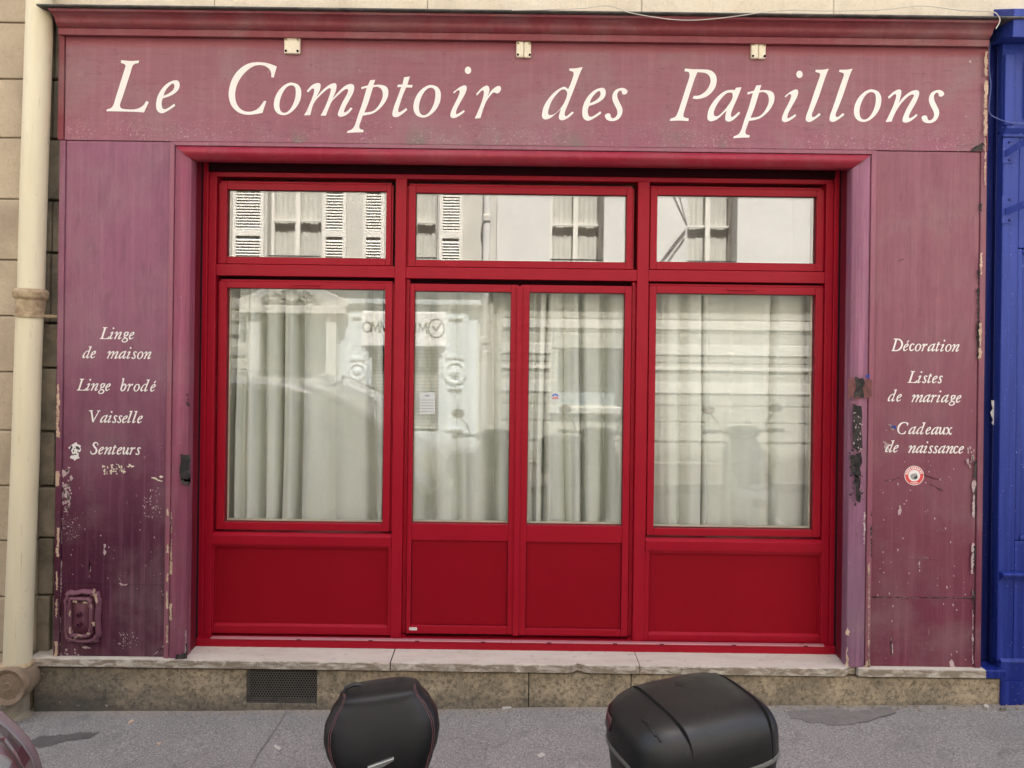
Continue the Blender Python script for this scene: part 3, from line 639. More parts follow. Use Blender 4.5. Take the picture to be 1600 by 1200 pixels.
# lining of the reveal
mb = MB(); mb.box(XIL - .035, XIL - .0035, .051, .255, zsill + .001, zi + .02); mb.box(XIR + .0035, XIR + .035, .051, .255, zsill + .001, zi + .02)
mb.build('reveal_lining', M['lining_side'], shop, bevel=.002)
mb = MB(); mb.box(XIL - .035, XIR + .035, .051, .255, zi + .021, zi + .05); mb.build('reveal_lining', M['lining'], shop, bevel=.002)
# back of the wooden case
mb = MB(); mb.box(XL, XIL - .036, .061, .12, zsill + .002, zf1); mb.box(XIR + .036, XR, .061, .12, zsill + .002, zf1); mb.box(XIL - .0355, XIR + .0355, .061, .12, zi + .051, zf1)
mb.build('backing_board', M['seam'], shop)

# small painted lines on both panels
mb = MB(); k = .228
small_word(mb, 'Linge', 156, 210, 529.5, k)
tag(mb.build('lettering', M['white'], panL), 'painted line Linge, first on the left panel')
def line(panel, words, label):
    mb = MB()
    for t, a, b, base in words: small_word(mb, t, a, b, base, k)
    tag(mb.build('lettering', M['white'], panel), label)
line(panL, [('de', 129, 150, 559.5), ('maison', 167, 236.5, 560)], 'painted line de maison')
line(panL, [('Linge', 120, 173, 610), ('brodé', 188, 244, 611)], 'painted line Linge brodé')
line(panL, [('Vaisselle', 139, 223, 660)], 'painted line Vaisselle')
line(panL, [('Senteurs', 141, 220, 709.5)], 'painted line Senteurs')
line(panR, [('Décoration', 1393, 1499, 548)], 'painted line Décoration')
line(panR, [('Listes', 1418, 1473, 598)], 'painted line Listes')
line(panR, [('de', 1387, 1409, 627), ('mariage', 1424, 1502, 628)], 'painted line de mariage')
line(panR, [('Cadeaux', 1402, 1488, 678)], 'painted line Cadeaux')
line(panR, [('de', 1383, 1404, 706.5), ('naissance', 1419, 1506, 707.5)], 'painted line de naissance')

# painted-over cover plate low on the left panel
cp = MB()
def rring(cx, cy, hw, hh, rad, wd, y0, y1, wob=0.0, seed=0):
    """raised rounded-rectangle rim"""
    rnd = random.Random(seed); rings = [[] for _ in range(4)]; N = 48
    for k in range(N):
        a = 2*math.pi*k/N; n = 6
        ex = math.copysign(abs(math.cos(a))**(2/n), math.cos(a)); ez = math.copysign(abs(math.sin(a))**(2/n), math.sin(a))
        q = 1 + rnd.uniform(-wob, wob)
        for r, (dw, y) in zip(rings, ((0, y1), (.25, y0), (.75, y0), (1, y1))):
            s_ = 1; X, Z = U(cx + ex*(hw*q - wd*dw), cy - ez*(hh*q - wd*dw)); r.append((X, y, Z))
    return rings
for (hw, hh, wd, y0, sd) in ((28, 41, 7.5, -.024, 1), (19.5, 31.5, 5.5, -.030, 2)):
    cp.loft(rring(130.5 - (2 if sd == 2 else 0), 962, hw, hh, 8, wd, y0, .0, .05, sd), False, False)
r_ = rring(128.5, 962, 16, 28, 6, 3, -.010, -.002, .02, 3); cp.loft(r_[:2] + [[Vector((sum(p[0] for p in r_[1])/48, -.010, sum(p[2] for p in r_[1])/48))]*48], False, False)
plate = cp.build('cover_plate', M['plate'], shop, smooth=True)
mb = MB()
for q in (958.5, 974):
    X, Z = U(127, q); mb.lathe([(.013, -.010), (.013, -.022), (.008, -.024), (.0055, -.014), (.001, -.012)], (X, 0, Z), 'y', 14)
mb.build('screw', M['pil_l'], plate, smooth=2)
mb = MB()
for k, (a, b, c, d) in enumerate([(147,925,3,10),(150,935,4,14),(142,948,3,8),(117,940,6,3),(125,993,8,3),(138,990,5,3),(110,985,2,10),(110,958,2,10),(146,975,4,7),(133,942,7,2.5),(118,996,4,2)]):
    blob(mb, [(a-c/2, b-d/2), (a+c/2, b-d/2), (a+c/2, b+d/2), (a-c/2, b+d/2)], -.0252 if k < 3 else -.0305, .001, .5, 4, 60+k)
mb.build('scuff_highlight', M['wood'], plate)  # pale scuffs that also stand in for lit highlights on the rim

# flaked paint, bare wood and black scars of the woodwork
def flakes(name, mat, items, parent, y=-.001, label=None):
    mb = MB()
    for i, it in enumerate(items): blob(mb, it, y, .0008, .38, 4, 100 + i*7)
    tag(mb.build(name, mat, parent), label, kind='stuff')
def strip(x0, y0, x1, y1, w0, w1=None, n=8, seed=0, gap=.18):
    """broken strip of flakes running along an edge"""
    rnd = random.Random(seed); out = []; t = 0.0; w1 = w0 if w1 is None else w1; L = math.hypot(x1-x0, y1-y0)
    while t < 1:
        ln = rnd.uniform(.35, 1.8)/n; 
        if rnd.random() > gap:
            a, b = t, min(1, t + ln); w_ = (w0 + (w1-w0)*t)*rnd.uniform(.35, 1.15); ps = []; m_ = max(2, int(ln*L/6))
            for j in range(m_+1):
                s = a + (b-a)*j/m_; ps.append((x0 + (x1-x0)*s - w_*rnd.uniform(.15, .6), y0 + (y1-y0)*s))
            for j in range(m_, -1, -1):
                s = a + (b-a)*j/m_; ps.append((x0 + (x1-x0)*s + w_*rnd.uniform(.15, .6), y0 + (y1-y0)*s))
            out.append(ps)
        t += ln*rnd.uniform(1.0, 1.25)
    return out
def specks(x0, y0, x1, y1, n, smin, smax, seed=0, el=1.0):
    rnd = random.Random(seed); out = []
    for _ in range(n):
        x, y = rnd.uniform(x0, x1), rnd.uniform(y0, y1); s = rnd.uniform(smin, smax); h = s*el*rnd.uniform(.6, 1.4)
        out.append([(x-s/2, y-h*.3), (x+s*.1, y-h/2), (x+s/2, y), (x, y+h/2)])
    return out
flakes('flaked_paint', M['wood'], strip(262, 795, 261, 1030, 4, 6, 12, 1, .45) + strip(268, 800, 266, 1032, 4, 6, 12, 2, .4), shop, -.0155, 'bare wood beside the left panel')
flakes('flaked_paint', M['wood'], strip(91, 600, 90, 760, 5, 6, 8, 3, .4) + strip(91, 800, 87, 1030, 5, 6, 13, 4, .4), shop, -.0105)
flakes('flaked_paint', M['whitechip'], strip(101, 735, 103, 800, 11, 9, 10, 5, .25) + strip(107, 740, 108, 795, 7, 6, 12, 15, .4) + specks(98, 730, 112, 800, 26, 1.5, 5, 6, 1.5) + strip(97, 800, 93, 1030, 2.2, 2.5, 24, 7, .5), panL, -.0018)
flakes('flaked_paint', M['plastic'], specks(160, 725, 196, 741, 60, 1, 3.4, 8) + specks(200, 726, 211, 732, 5, 3, 6, 9, .6) + specks(232, 745, 252, 752, 7, 3, 8, 10, .5), panL, -.0018)
flakes('flaked_paint', M['whitechip'], specks(100, 760, 255, 930, 34, .7, 2.2, 11, 1.4) + specks(225, 765, 252, 810, 40, .8, 2.2, 12, 1.6) + specks(98, 805, 125, 845, 55, .6, 2, 13, .8) + specks(185, 985, 215, 1015, 40, .5, 1.6, 14, 2) + specks(95, 1015, 125, 1033, 14, 1.5, 4, 16) +
       [[(162,850),(165,850),(164.5,866),(163,868)], [(139,876),(141,890),(140,893)], [(185,911),(199,912),(198,915),(188,914)], [(128,1011),(142,1012),(140,1014)], [(232,1029),(256,1008),(256.5,1010),(234,1030)]], panL, -.0018)
flakes('black_scar', M['blackchip'], [[(282,711),(298,709),(298,752),(281,750)], [(283,748),(297,748),(296,762),(290,756),(284,757)]] + specks(281, 745, 298, 760, 14, 1, 3, 17) + specks(291, 610, 297, 640, 8, 1, 3, 18, 2) + [[(293,1003),(293,1030),(272,1032),(276,1024),(288,1020)]], shop, -.033)
flakes('flaked_paint', M['whitechip'], strip(291, 985, 290, 1030, 2.5, 3, 6, 19, .2), shop, -.032)
flakes('black_scar', M['blackchip'], [[(1333,632),(1347,634),(1347,700),(1341,705),(1334,700)], [(1328,712),(1345,706),(1346,740),(1340,748),(1329,735)], [(1335,590),(1350,592),(1350,620),(1336,622)], [(1336,745),(1345,745),(1344,785),(1337,783)]] + specks(1327, 700, 1350, 790, 60, 1, 3.2, 21, 1.3) + strip(1362, 745, 1361, 870, 2.2, 2, 12, 22, .35), shop, -.031)
flakes('flaked_paint', M['whitechip'], specks(1334, 640, 1347, 705, 24, .8, 2.6, 23, 1.5) + strip(1351, 800, 1350, 850, 4, 3, 5, 24, .3), shop, -.0325)
flakes('brown_patch', M['brown'], [[(1326,592),(1363,593),(1362,619),(1348,623),(1326,622)]], shop, -.029)
flakes('flaked_paint', M['wood'], strip(1358, 880, 1357, 1050, 3, 4, 9, 25, .3) + [[(1352,1034),(1358,1030),(1358,1048),(1349,1050)], [(1323,980),(1327,985),(1327,994),(1322,992)], [(1323,1010),(1326,1030),(1328,1044),(1322,1040)]], shop, -.0165)
flakes('flaked_paint', M['wood'], strip(1533, 395, 1531, 560, 6, 6, 7, 26, .2) + strip(1541, 80, 1539, 290, 5, 6, 7, 27, .15), shop, -.0165)
flakes('black_scar', M['blackchip'], strip(1529, 390, 1528, 560, 5, 6, 7, 28, .2) + strip(1524, 720, 1521, 960, 5, 6, 10, 29, .25) + [[(1518,232),(1536,222),(1537,236),(1519,237)], [(1531,318),(1535,318),(1535,330),(1531,329)]], shop, -.0095)
flakes('flaked_paint', M['whitechip'], strip(1523, 700, 1519, 900, 5, 5, 10, 30, .3) + strip(1520, 900, 1520, 1050, 2.5, 3, 12, 31, .35) + specks(1512, 700, 1522, 730, 12, 1.5, 5, 32, 2), shop, -.0105)
flakes('flaked_paint', M['whitechip'], specks(1384, 660, 1400, 672, 10, 2, 6, 33, .7) + specks(1380, 690, 1389, 704, 10, 2, 5, 34) + strip(1362, 934, 1520, 934, 2.2, 2.5, 16, 35, .2) + strip(1420, 871, 1465, 873, 1.5, 1.5, 8, 36, .4) + specks(1370, 720, 1515, 1040, 60, .7, 2.6, 37, 1.5) + [[(1404,790),(1407,790),(1406.5,804),(1404.5,805)], [(1435,875),(1438,886),(1436.5,887)], [(1482,1046),(1487,1030),(1490,1036),(1497,1046)], [(1393,995),(1395,1020),(1392,1025)]] + specks(1488, 180, 1520, 185, 2, 1, 2, 38) + [[(1514,94),(1518,95),(1517,99),(1514,98)]], panR, -.0018)
flakes('blue_spot', M['blue'], [[(1391,664),(1400,665),(1400,671),(1395,668)], [(1353,586),(1358,584),(1358,591),(1354,591)]], panR, -.032)
# pencil scrawl
flakes('scratch', M['scr'], [[(1382,751),(1405,745),(1406,746),(1384,753)], [(1443,741),(1466,749),(1466,750),(1443,743)], [(1452,757),(1474,766),(1474,767),(1452,759)], [(1404,407),(1414,403),(1413,405),(1405,409)]], panR, -.0016)

# old lamp base plates under the cornice
zpl = []
for k, (cx, cy, rot, lb) in enumerate([(457, 72, -.02, 'square cream lamp base plate under the cornice above the word Comptoir'), (818.5, 78, .02, 'split cream lamp base plate under the cornice between the words Comptoir and des'), (1184.5, 80, .0, 'split cream lamp base plate under the cornice above the word Papillons')]):
    c = W(cx, cy, -.01); o = thing('lamp_base_plate', (c.x, 0, c.z), lb, 'lamp base plate', 'cream lamp base plates under the cornice')
    mb = MB(); h = .040
    if k == 0: mb.box(c.x - h, c.x + h, -.020, -.0005, c.z - h, c.z + h)
    else: mb.box(c.x - h*.95, c.x - .001, -.022, -.0005, c.z - h, c.z + h); mb.box(c.x + .001, c.x + h*.9, -.020, -.0005, c.z - h*1.02, c.z + h)
    mb.build('plate', M['plastic'], o, bevel=.005)
    for sx in (-1, 1):
        for sz in (-1, 1):
            mb = MB(); mb.lathe([(.006, -.0195), (.006, -.0245), (.003, -.0255)], (c.x + sx*h*.74, 0, c.z + sz*h*.72), 'y', 8); mb.build('screw', M['hole'] if sz < 0 else M['rust'], o)

# ------------------------------------------------------------------ red window and door joinery
YF = .155
win = thing('shop_window', (U(800, 700, YF)[0], YF, zsill), 'bright red shop window with a narrow double door and three transom lights', 'shop window')
xj0, xj1 = U(304.5, 640, YF)[0], U(1311, 640, YF)[0]
ztop = U(800, 258, YF)[1]; zbar = {}
SX = {'l': (338, 613), 'm': (636, 989), 'r': (1013, 1287)}          # clear openings at mid height
m1 = (U(614, 640, YF)[0], U(631, 640, YF)[0]); m2 = (U(993, 640, YF)[0], U(1011, 640, YF)[0])
jl = U(334, 640, YF)[0]; jr = U(1287, 640, YF)[0]
zb0 = U(800, 1022, YF)[1]; zhead = U(800, 281, YF)[1]
mb = MB()
mb.box(xj0, jl - .040, YF - .010, .25, zb0, ztop); mb.box(jl - .0395, jl, YF, .25, zb0, zhead - .0003)       # left jamb, stepped
mb.box(jr + .040, xj1, YF - .010, .25, zb0, ztop); mb.box(jr, jr + .0395, YF, .25, zb0, zhead - .0003)
mb.box(jl - .0395, jr + .0395, YF + .010, .25, zhead, ztop)
mb.box(m1[0], m1[1], YF + .001, .25, zb0 + .02, zhead - .0004); mb.box(m2[0], m2[1], YF + .001, .25, zb0 + .02, zhead - .0004)
mb.build('frame', M['red'], win, bevel=.003)
mb = MB(); mb.box(jl - .039, jr + .039, YF - .014, YF + .0095, U(800, 274, YF)[1], ztop - .001); mb.build('head_shadow_strip', M['lining'], win, bevel=.002)  # added dark strip: shadow under the moulding put into its colour
def bar(xa, xb, ya, yb, cx, y0=YF + .004, y1=.25):
    mb = MB(); mb.box(xa, xb, y0, y1, U(cx, yb, YF)[1], U(cx, ya, YF)[1]); return mb
for xa, xb, ya, yb, cx in ((jl + .0003, m1[0] - .0003, 414, 432, 480), (m1[1] + .0003, m2[0] - .0003, 419, 437, 812), (m2[1] + .0003, jr - .0003, 423, 441, 1150)):
    bar(xa, xb, ya, yb, cx).build('transom_bar', M['red'], win, bevel=.003)
def sash(name, o, g, yf, yg, gl, extra=None, label=None, depth=.045, parent=win, panel=None):
    """frame of four rails round the opening g; o, g: photo boxes; returns the part"""
    ox0, ox1, oz0, oz1 = rect(*o, yf); gx0, gx1, gz0, gz1 = rect(*g, yf)
    mb = MB(); y1 = yf + depth
    mb.box(ox0, gx0, yf, y1, oz0, oz1); mb.box(gx1, ox1, yf, y1, oz0, oz1)
    mb.box(gx0 + .0002, gx1 - .0002, yf + .0006, y1, gz1, oz1); mb.box(gx0 + .0002, gx1 - .0002, yf + .0006, y1, oz0, gz0)
    if extra: extra(mb, ox0, ox1, oz0, oz1, gx0, gx1, gz0, gz1)
    s = mb.build(name, M['red'], parent, bevel=.0028); tag(s, label)
    e = .004
    mb = MB(); t = .010                                            # rubber and spacer round the pane
    mb.box(gx0 - e, gx0 + .003, yg - .003, yg, gz0 - e, gz1 + e); mb.box(gx1 - .003, gx1 + e, yg - .003, yg, gz0 - e, gz1 + e); mb.box(gx0 + .003, gx1 - .003, yg - .003, yg, gz1 - .003, gz1 + e); mb.box(gx0 + .003, gx1 - .003, yg - .003, yg, gz0 - e, gz0 + .003)
    mb.build('seal', M['rubber'], s)
    mb = MB(); mb.box(gx0 - e, gx1 + e, yg + .0005, yg + .020, gz0 - e, gz1 + e); mb.build('glass_pane', gl, s)
    mb = MB(); a, b = yg + .0205, yg + .030
    mb.box(gx0 - .012, gx0 + .007, a, b, gz0 - .012, gz1 + .012); mb.box(gx1 - .007, gx1 + .012, a, b, gz0 - .012, gz1 + .012); mb.box(gx0 + .0072, gx1 - .0072, a, b, gz1 - .005, gz1 + .012); mb.box(gx0 + .0072, gx1 - .0072, a, b, gz0 - .012, gz0 + .008)
    mb.build('spacer', M['gasket'], s)
    return s
YS, YG = .167, .190
def inner(mb, ox0, ox1, oz0, oz1, gx0, gx1, gz0, gz1, y=YS):
    """second step of the sash profile, a bead proud of the rail"""
    w_ = min(.018, (gx0-ox0)*.45); 
    mb.box(ox0 - .010, ox0 - .0004, y + .008, y + .03, oz0, oz1); mb.box(ox1 + .0004, ox1 + .010, y + .008, y + .03, oz0, oz1); mb.box(ox0, ox1, y + .008, y + .03, oz1 + .0004, oz1 + .012)
sash('transom_light', (343, 287, 611, 413.5), (354, 297.5, 603, 402.5), YS, YG, M['glass_t'], inner)
sash('transom_light', (638, 292, 988, 418.5), (649, 303, 979, 408), YS, YG, M['glass_t'], inner)
sash('transom_light', (1016, 295, 1286, 422.5), (1027, 306, 1276, 410.5), YS, YG, M['glass_t'], inner)
def rails(cx, ya, yb, pa, pb, pxa, pxb, qb):
    """ledge, apron panel and its bolection below a fixed light"""
    def f(mb, ox0, ox1, oz0, oz1, gx0, gx1, gz0, gz1):
        inner(mb, ox0, ox1, oz0, oz1, gx0, gx1, gz0, gz1)
    return f
sL = sash('fixed_light', (341, 441, 611, 829), (352, 451, 599.5, 817.5), YS, YG, M['glass'], inner, 'left fixed light')
sR = sash('fixed_light', (1012.5, 448, 1284, 838), (1023.5, 459.5, 1272.5, 827), YS, YG, M['glass'], inner, 'right fixed light')
def apron(x0, x1, cx, y_l0, y_l1, y_p0, y_p1, y_b, pxa, pxb):
    mb = MB(); za, zb_ = U(cx, y_l0, YF)[1], U(cx, y_l1, YF)[1]
    mb.prism([(x0, YF - .004, zb_), (x0, YF - .006, za - .012), (x0, YF + .012, za), (x0, .24, za), (x0, .24, zb_)], (x1 - x0, 0, 0))
    mb.build('rail', M['red'], win, bevel=.002)
    zt_, zl_ = U(cx, y_p0, YF)[1], U(cx, y_p1, YF)[1]; zbb = U(cx, y_b, YF)[1]
    a, b = U(pxa, 920, YF)[0], U(pxb, 920, YF)[0]
    mb = MB(); mb.box(x0, a, YF + .006, .24, zbb, zb_ - .0004); mb.box(b, x1, YF + .006, .24, zbb, zb_ - .0004)
    mb.prism([(a + .0003, YF + .0075, zbb), (a + .0003, YF + .0075, zl_ - .012), (a + .0003, YF + .026, zl_), (a + .0003, .24, zl_), (a + .0003, .24, zbb)], (b - a - .0006, 0, 0))
    mb.box(a + .0003, b - .0003, YF + .0065, .24, zt_, zb_ - .0006)
    mb.build('panel_frame', M['red'], win, bevel=.002)
    mb = MB(); i_ = .010
    for (p, q, r, s) in ((a + .0004, a + i_, zl_ + .0003, zt_ - .0003), (b - i_, b - .0004, zl_ + .0003, zt_ - .0003)): mb.box(p, q, YF + .014, .24, r, s)
    mb.box(a + i_ + .0003, b - i_ - .0003, YF + .014, .24, zt_ - i_, zt_ - .0003)
    mb.build('bead', M['redpanel'], win, bevel=.002)
    mb = MB(); mb.box(a + .0001, b - .0001, YF + .021, .23, zl_ - .004, zt_ - .0001); mb.build('panel', M['redpanel'], win)
apron(jl + .0003, m1[0] - .0003, 470, 834, 852, 856, 976, 992, 333, 606)
apron(m2[1] + .0003, jr - .0003, 1150, 843, 861.5, 866, 990, 1004, 1014, 1282)
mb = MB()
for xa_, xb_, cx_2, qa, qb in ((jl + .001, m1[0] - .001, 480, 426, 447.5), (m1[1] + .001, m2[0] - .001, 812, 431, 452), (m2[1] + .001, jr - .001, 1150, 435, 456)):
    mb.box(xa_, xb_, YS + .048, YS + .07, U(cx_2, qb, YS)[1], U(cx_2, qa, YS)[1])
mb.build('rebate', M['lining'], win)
# door leaves: rails, glass above, panel below
def leaf(o, g, midrail, pan, label):
    cx = (o[0] + o[2])/2; ox0, ox1, oz0, oz1 = rect(*o, YS)
    gx0, gx1, gz0, gz1 = rect(*g, YS); px0, px1, pz0, pz1 = rect(*pan, YS)
    pxm0, pxm1 = gx0, gx1
    # the glass sash sits in the upper part, panel in the lower
    mb = MB(); y1 = YS + .045
    mb.box(ox0, gx0, YS, y1, oz0, oz1); mb.box(gx1, ox1, YS, y1, oz0, oz1)
    mb.box(gx0 + .0002, gx1 - .0002, YS + .0006, y1, gz1, oz1); mb.box(gx0 + .0002, gx1 - .0002, YS + .0006, y1, pz1, gz0); mb.box(gx0 + .0002, gx1 - .0002, YS + .0006, y1, oz0, pz0)
    d = mb.build('door_leaf', M['red'], win, bevel=.0028); tag(d, label); e = .004
    mb = MB(); mb.box(gx0 - e, gx0 + .003, YG - .003, YG, gz0 - e, gz1 + e); mb.box(gx1 - .003, gx1 + e, YG - .003, YG, gz0 - e, gz1 + e); mb.box(gx0 + .003, gx1 - .003, YG - .003, YG, gz1 - .003, gz1 + e); mb.box(gx0 + .003, gx1 - .003, YG - .003, YG, gz0 - e, gz0 + .003); mb.build('seal', M['rubber'], d)
    mb = MB(); mb.box(gx0 - e, gx1 + e, YG + .0005, YG + .02, gz0 - e, gz1 + e); mb.build('glass_pane', M['glass'], d)
    mb = MB(); a, b = YG + .0205, YG + .030
    mb.box(gx0 - .012, gx0 + .007, a, b, gz0 - .012, gz1 + .012); mb.box(gx1 - .007, gx1 + .012, a, b, gz0 - .012, gz1 + .012); mb.box(gx0 + .0072, gx1 - .0072, a, b, gz1 - .005, gz1 + .012); mb.box(gx0 + .0072, gx1 - .0072, a, b, gz0 - .012, gz0 + .008); mb.build('spacer', M['gasket'], d)
    mb = MB(); mb.box(gx0 + .003, gx1 - .003, YS + .012, YS + .04, pz0 + .003, pz1 - .003); mb.build('panel', M['redpanel'], d)
    mb = MB(); mb.box(gx0 + .0006, gx1 - .0006, YS + .0135, YS + .03, pz0 + .0004, pz0 + .0029); mb.box(gx0 + .0006, gx1 - .0006, YS + .0135, YS + .03, pz1 - .0029, pz1 - .0004); mb.box(gx0 + .0006, gx0 + .0029, YS + .0135, YS + .03, pz0 + .003, pz1 - .003); mb.box(gx1 - .0029, gx1 - .0006, YS + .0135, YS + .03, pz0 + .003, pz1 - .003); mb.build('panel_joint', M['seam'], d)
    return d
dL = leaf((637.5, 444, 807, 991), (645.5, 455.5, 796.5, 819), 0, (641, 845, 794, 978), 'left door leaf')
dR = leaf((811, 446, 984, 994), (825, 457.5, 974.5, 821.5), 0, (821, 848, 973, 983), 'right door leaf')
mb = MB(); xa, xb = U(804, 720, YS)[0], U(813.5, 720, YS)[0]; z0_, z1_ = U(809, 993, YS)[1], U(809, 447, YS)[1]
mb.box(xa, xb, YS - .010, YS - .0005, z0_, z1_); mb.build('meeting_cover', M['red'], dR, bevel=.004)
mb = MB(); xm = U(636, 800, YS)[0]
mb.box(m1[1] + .0005, U(636.8, 720, YS)[0], YS + .012, .24, zb0 + .03, U(800, 438, YF)[1]); mb.box(U(985, 720, YS)[0], m2[0] - .0005, YS + .012, .24, zb0 + .03, U(800, 438, YF)[1])
mb.build('door_rebate', M['red'], win, bevel=.002)
# bottom member: sloping drip edge, sky highlight put into its colour, over a red upstand, dark slots in it
zr = [(U(420, q, YF - .03)[1]) for q in (1000, 1017)]
def zsl(py): return U(800, py, YF - .028)[1]
mb = MB(); za, zb_ = zsl(1004), zsl(1021)
mb.prism([(xj0 + .001, YF - .030, zb_ - .01), (xj0 + .001, YF - .030, za), (xj0 + .001, .24, za), (xj0 + .001, .24, zb_ - .01)], (xj1 - xj0 - .002, 0, 0)); mb.build('threshold', M['red'], win, bevel=.003)
xa, xb = U(329, 1000, YF - .03)[0], U(1288, 1000, YF - .03)[0]
mb = MB(); zc0 = za + .0006; mb.prism([(xa, YF - .034, zc0), (xa, YF - .034, zc0 + .005), (xa, YF - .028, zc0 + .0065), (xa, YF - .012, zc0 + .008), (xa, YF - .012, zc0)], (xb - xa, 0, 0)); mb.build('drip_edge', M['drip'], win, bevel=.002)
mb = MB()
for q in (467, 579, 652, 755, 858, 961, 1034, 1147, 1259):
    X = U(q, 1002, YF - .034)[0]; mb.box(X - .011, X + .011, YF - .0362, YF - .034, zc0 + .0015, zc0 + .0052)
mb.build('drain_slot', M['seam'], win)
mb = MB(); mb.box(m1[1] + .001, m2[0] - .001, YS + .012, .24, za + .021, U(810, 994.5, YS)[1]); mb.build('threshold_gap', M['hole'], win)
for cx, cy in ((478, 445), (1158, 452.5)):
    mb = MB(); c = W(cx, cy, YS - .006); mb.box(c.x - .075, c.x + .075, YS - .008, YS - .0005, c.z - .006, c.z + .006); mb.build('vent_cap', M['red'], win, bevel=.003)
# grey weather strip down both sides
mb = MB(); mb.box(XIL - .003, xj0 - .0005, .12, .14, zsill + .001, ztop); mb.box(xj1 + .0005, XIR + .003, .12, .14, zsill + .001, ztop)
mb.build('weather_strip', M['seam'], win)

# stickers
def sticker(name, label, parts, cat='sticker', y=-.0016):
    c = parts[0][1]; o = thing(name, (c[0], c[1], c[2]), label, cat)
    for nm, cc, fn, mt in parts:
        mb = MB(); fn(mb); mb.build(nm, mt, o)
    return o
def disc(cx, cy, r, y, th=.0004, n=28, a0=0, a1=360, r0=0):
    def f(mb):
        X, Z = U(cx, cy, y); k = r*(CAM_D + y)/F_PX; pts = [(X + k*math.cos(R(a0 + (a1-a0)*i/n)), y, Z + k*math.sin(R(a0 + (a1-a0)*i/n))) for i in range(n + (0 if a1-a0 == 360 else 1))]
        if r0:
            k0 = r0*(CAM_D+y)/F_PX; pts += [(X + k0*math.cos(R(a1 - (a1-a0)*i/n)), y, Z + k0*math.sin(R(a1 - (a1-a0)*i/n))) for i in range(n+1)]
        mb.prism(pts, (0, -th, 0))
    return f
M['stk_red'] = plain('red_vinyl', (.62,.05,.05), .4); M['stk_white'] = plain('white_vinyl', (.74,.70,.66), .4); M['stk_dull'] = plain('dull_white_paper', (.56,.57,.55), .6); M['stk_black'] = plain('black_ink', (.03,.03,.03), .5); M['stk_blue'] = plain('blue_ink', (.08,.13,.42), .5); M['stk_grey'] = plain('grey_ink', (.30,.29,.28), .5)
def ticks(cx, cy, r, y, angs, wdeg=4, h=1.6):
    def f(mb):
        for a in angs: disc(cx, cy, r + h, y, .0003, 2, a - wdeg, a + wdeg, r - h)(mb)
    return f
X, Z = U(1428.5, 743)
sticker('round_sticker', 'round red and white sticker on the right panel below the word naissance',
 [('backing', (X, 0, Z), disc(1428.5, 743, 15.2, -.0016), M['stk_white']), ('ring', None, disc(1428.5, 743, 14.2, -.0022, .0003, 32, 0, 359.9, 9.2), M['stk_red']),
  ('print', None, ticks(1428.5, 743, 11.7, -.0027, [20,34,52,66,80,94,108,126,140,154,168], 4.6, 1.7), M['stk_white']),
  ('print', None, disc(1428, 744, 5.6, -.0022, .0003, 9, 150, 420), M['stk_grey']), ('print', None, disc(1430.5, 745.5, 3.2, -.0027, .0003, 6, 200, 420), M['stk_black']),
  ('print', None, ticks(1428.5, 743, 11.7, -.0027, [246,254,262,270,278,286,294], 2.6, .9), M['stk_white'])])
X, Z = U(117, 705)
def poly(ptsl, y, seed=0, jag=.3):
    def f(mb):
        for i, p in enumerate(ptsl): blob(mb, p, y, .0004, jag, 3, seed + i)
    return f
sticker('torn_sticker', 'torn black and white sticker on the left panel beside the word Senteurs',
 [('backing', (X, 0, Z), poly([[(107,700),(113,694),(119,692),(126,697),(127,704),(122,709),(125,716),(117,719),(110,716),(113,708)]], -.0016, 3), M['stk_white']),
  ('print', None, poly([[(111,696),(113,696),(111,704),(109,703)], [(118,697),(124,699),(125,703),(120,702)], [(115,700),(117,700),(116,706),(114,706)], [(112,710),(118,708),(120,710),(114,712)], [(120,704),(124,706),(121,708)]], -.0022, 8, .4), M['stk_black'])])
yl = YS - .0006
X, Z = U(645.5, 982.5, yl)
sticker('maker_label', 'tiny white label low on the left door leaf', [('backing', (X, yl, Z), lambda mb: mb.box(X - .0205, X + .0205, yl - .0005, yl + .0002, Z - .0075, Z + .0075), M['stk_white']),
  ('print', None, lambda mb: [mb.box(X - .014 + i*.006, X - .010 + i*.006, yl - .0009, yl - .0006, Z - .002, Z + .002) for i in range(5)], M['stk_grey'])], 'label')
yv = YG - .0002
X, Z = U(867.5, 620.5, yv)
sticker('glass_sticker', 'small round white sticker with red and blue print on the right door glass', [('backing', (X, yv, Z), disc(867.5, 620.5, 7.4, yv, .0003), M['stk_dull']),
  ('print', None, disc(867.5, 620.5, 5.4, yv - .0005, .0002, 10, 15, 165, 3.0), M['stk_blue']), ('print', None, lambda mb: [blob(mb, [(863.5+q*3,620.5),(865.5+q*3,620.5),(865.5+q*3,623.5),(863.5+q*3,623.5)], yv - .0005, .0002, 0, 1) for q in range(3)], M['stk_red'])])
X, Z = U(667.5, 629.5, yv)
def notice_lines(mb):
    for i, (a, b) in enumerate([(664,671),(656,679)] + [(657,678)]*4): 
        q = 617 + i*4.5 + (3 if i else 0); blob(mb, [(a, q), (b, q), (b, q + (2.4 if i == 0 else 1.0)), (a, q + (2.4 if i == 0 else 1.0))], yv - .0006, .0002, 0, 1)
sticker('paper_notice', 'white paper notice behind the left door glass', [('sheet', (X, yv, Z), lambda mb: blob(mb, [(655.5,613.5),(679,613),(679.5,646),(656,647)], yv, .0003, 0, 1), M['stk_dull']), ('print', None, notice_lines, M['stk_grey'])], 'notice')

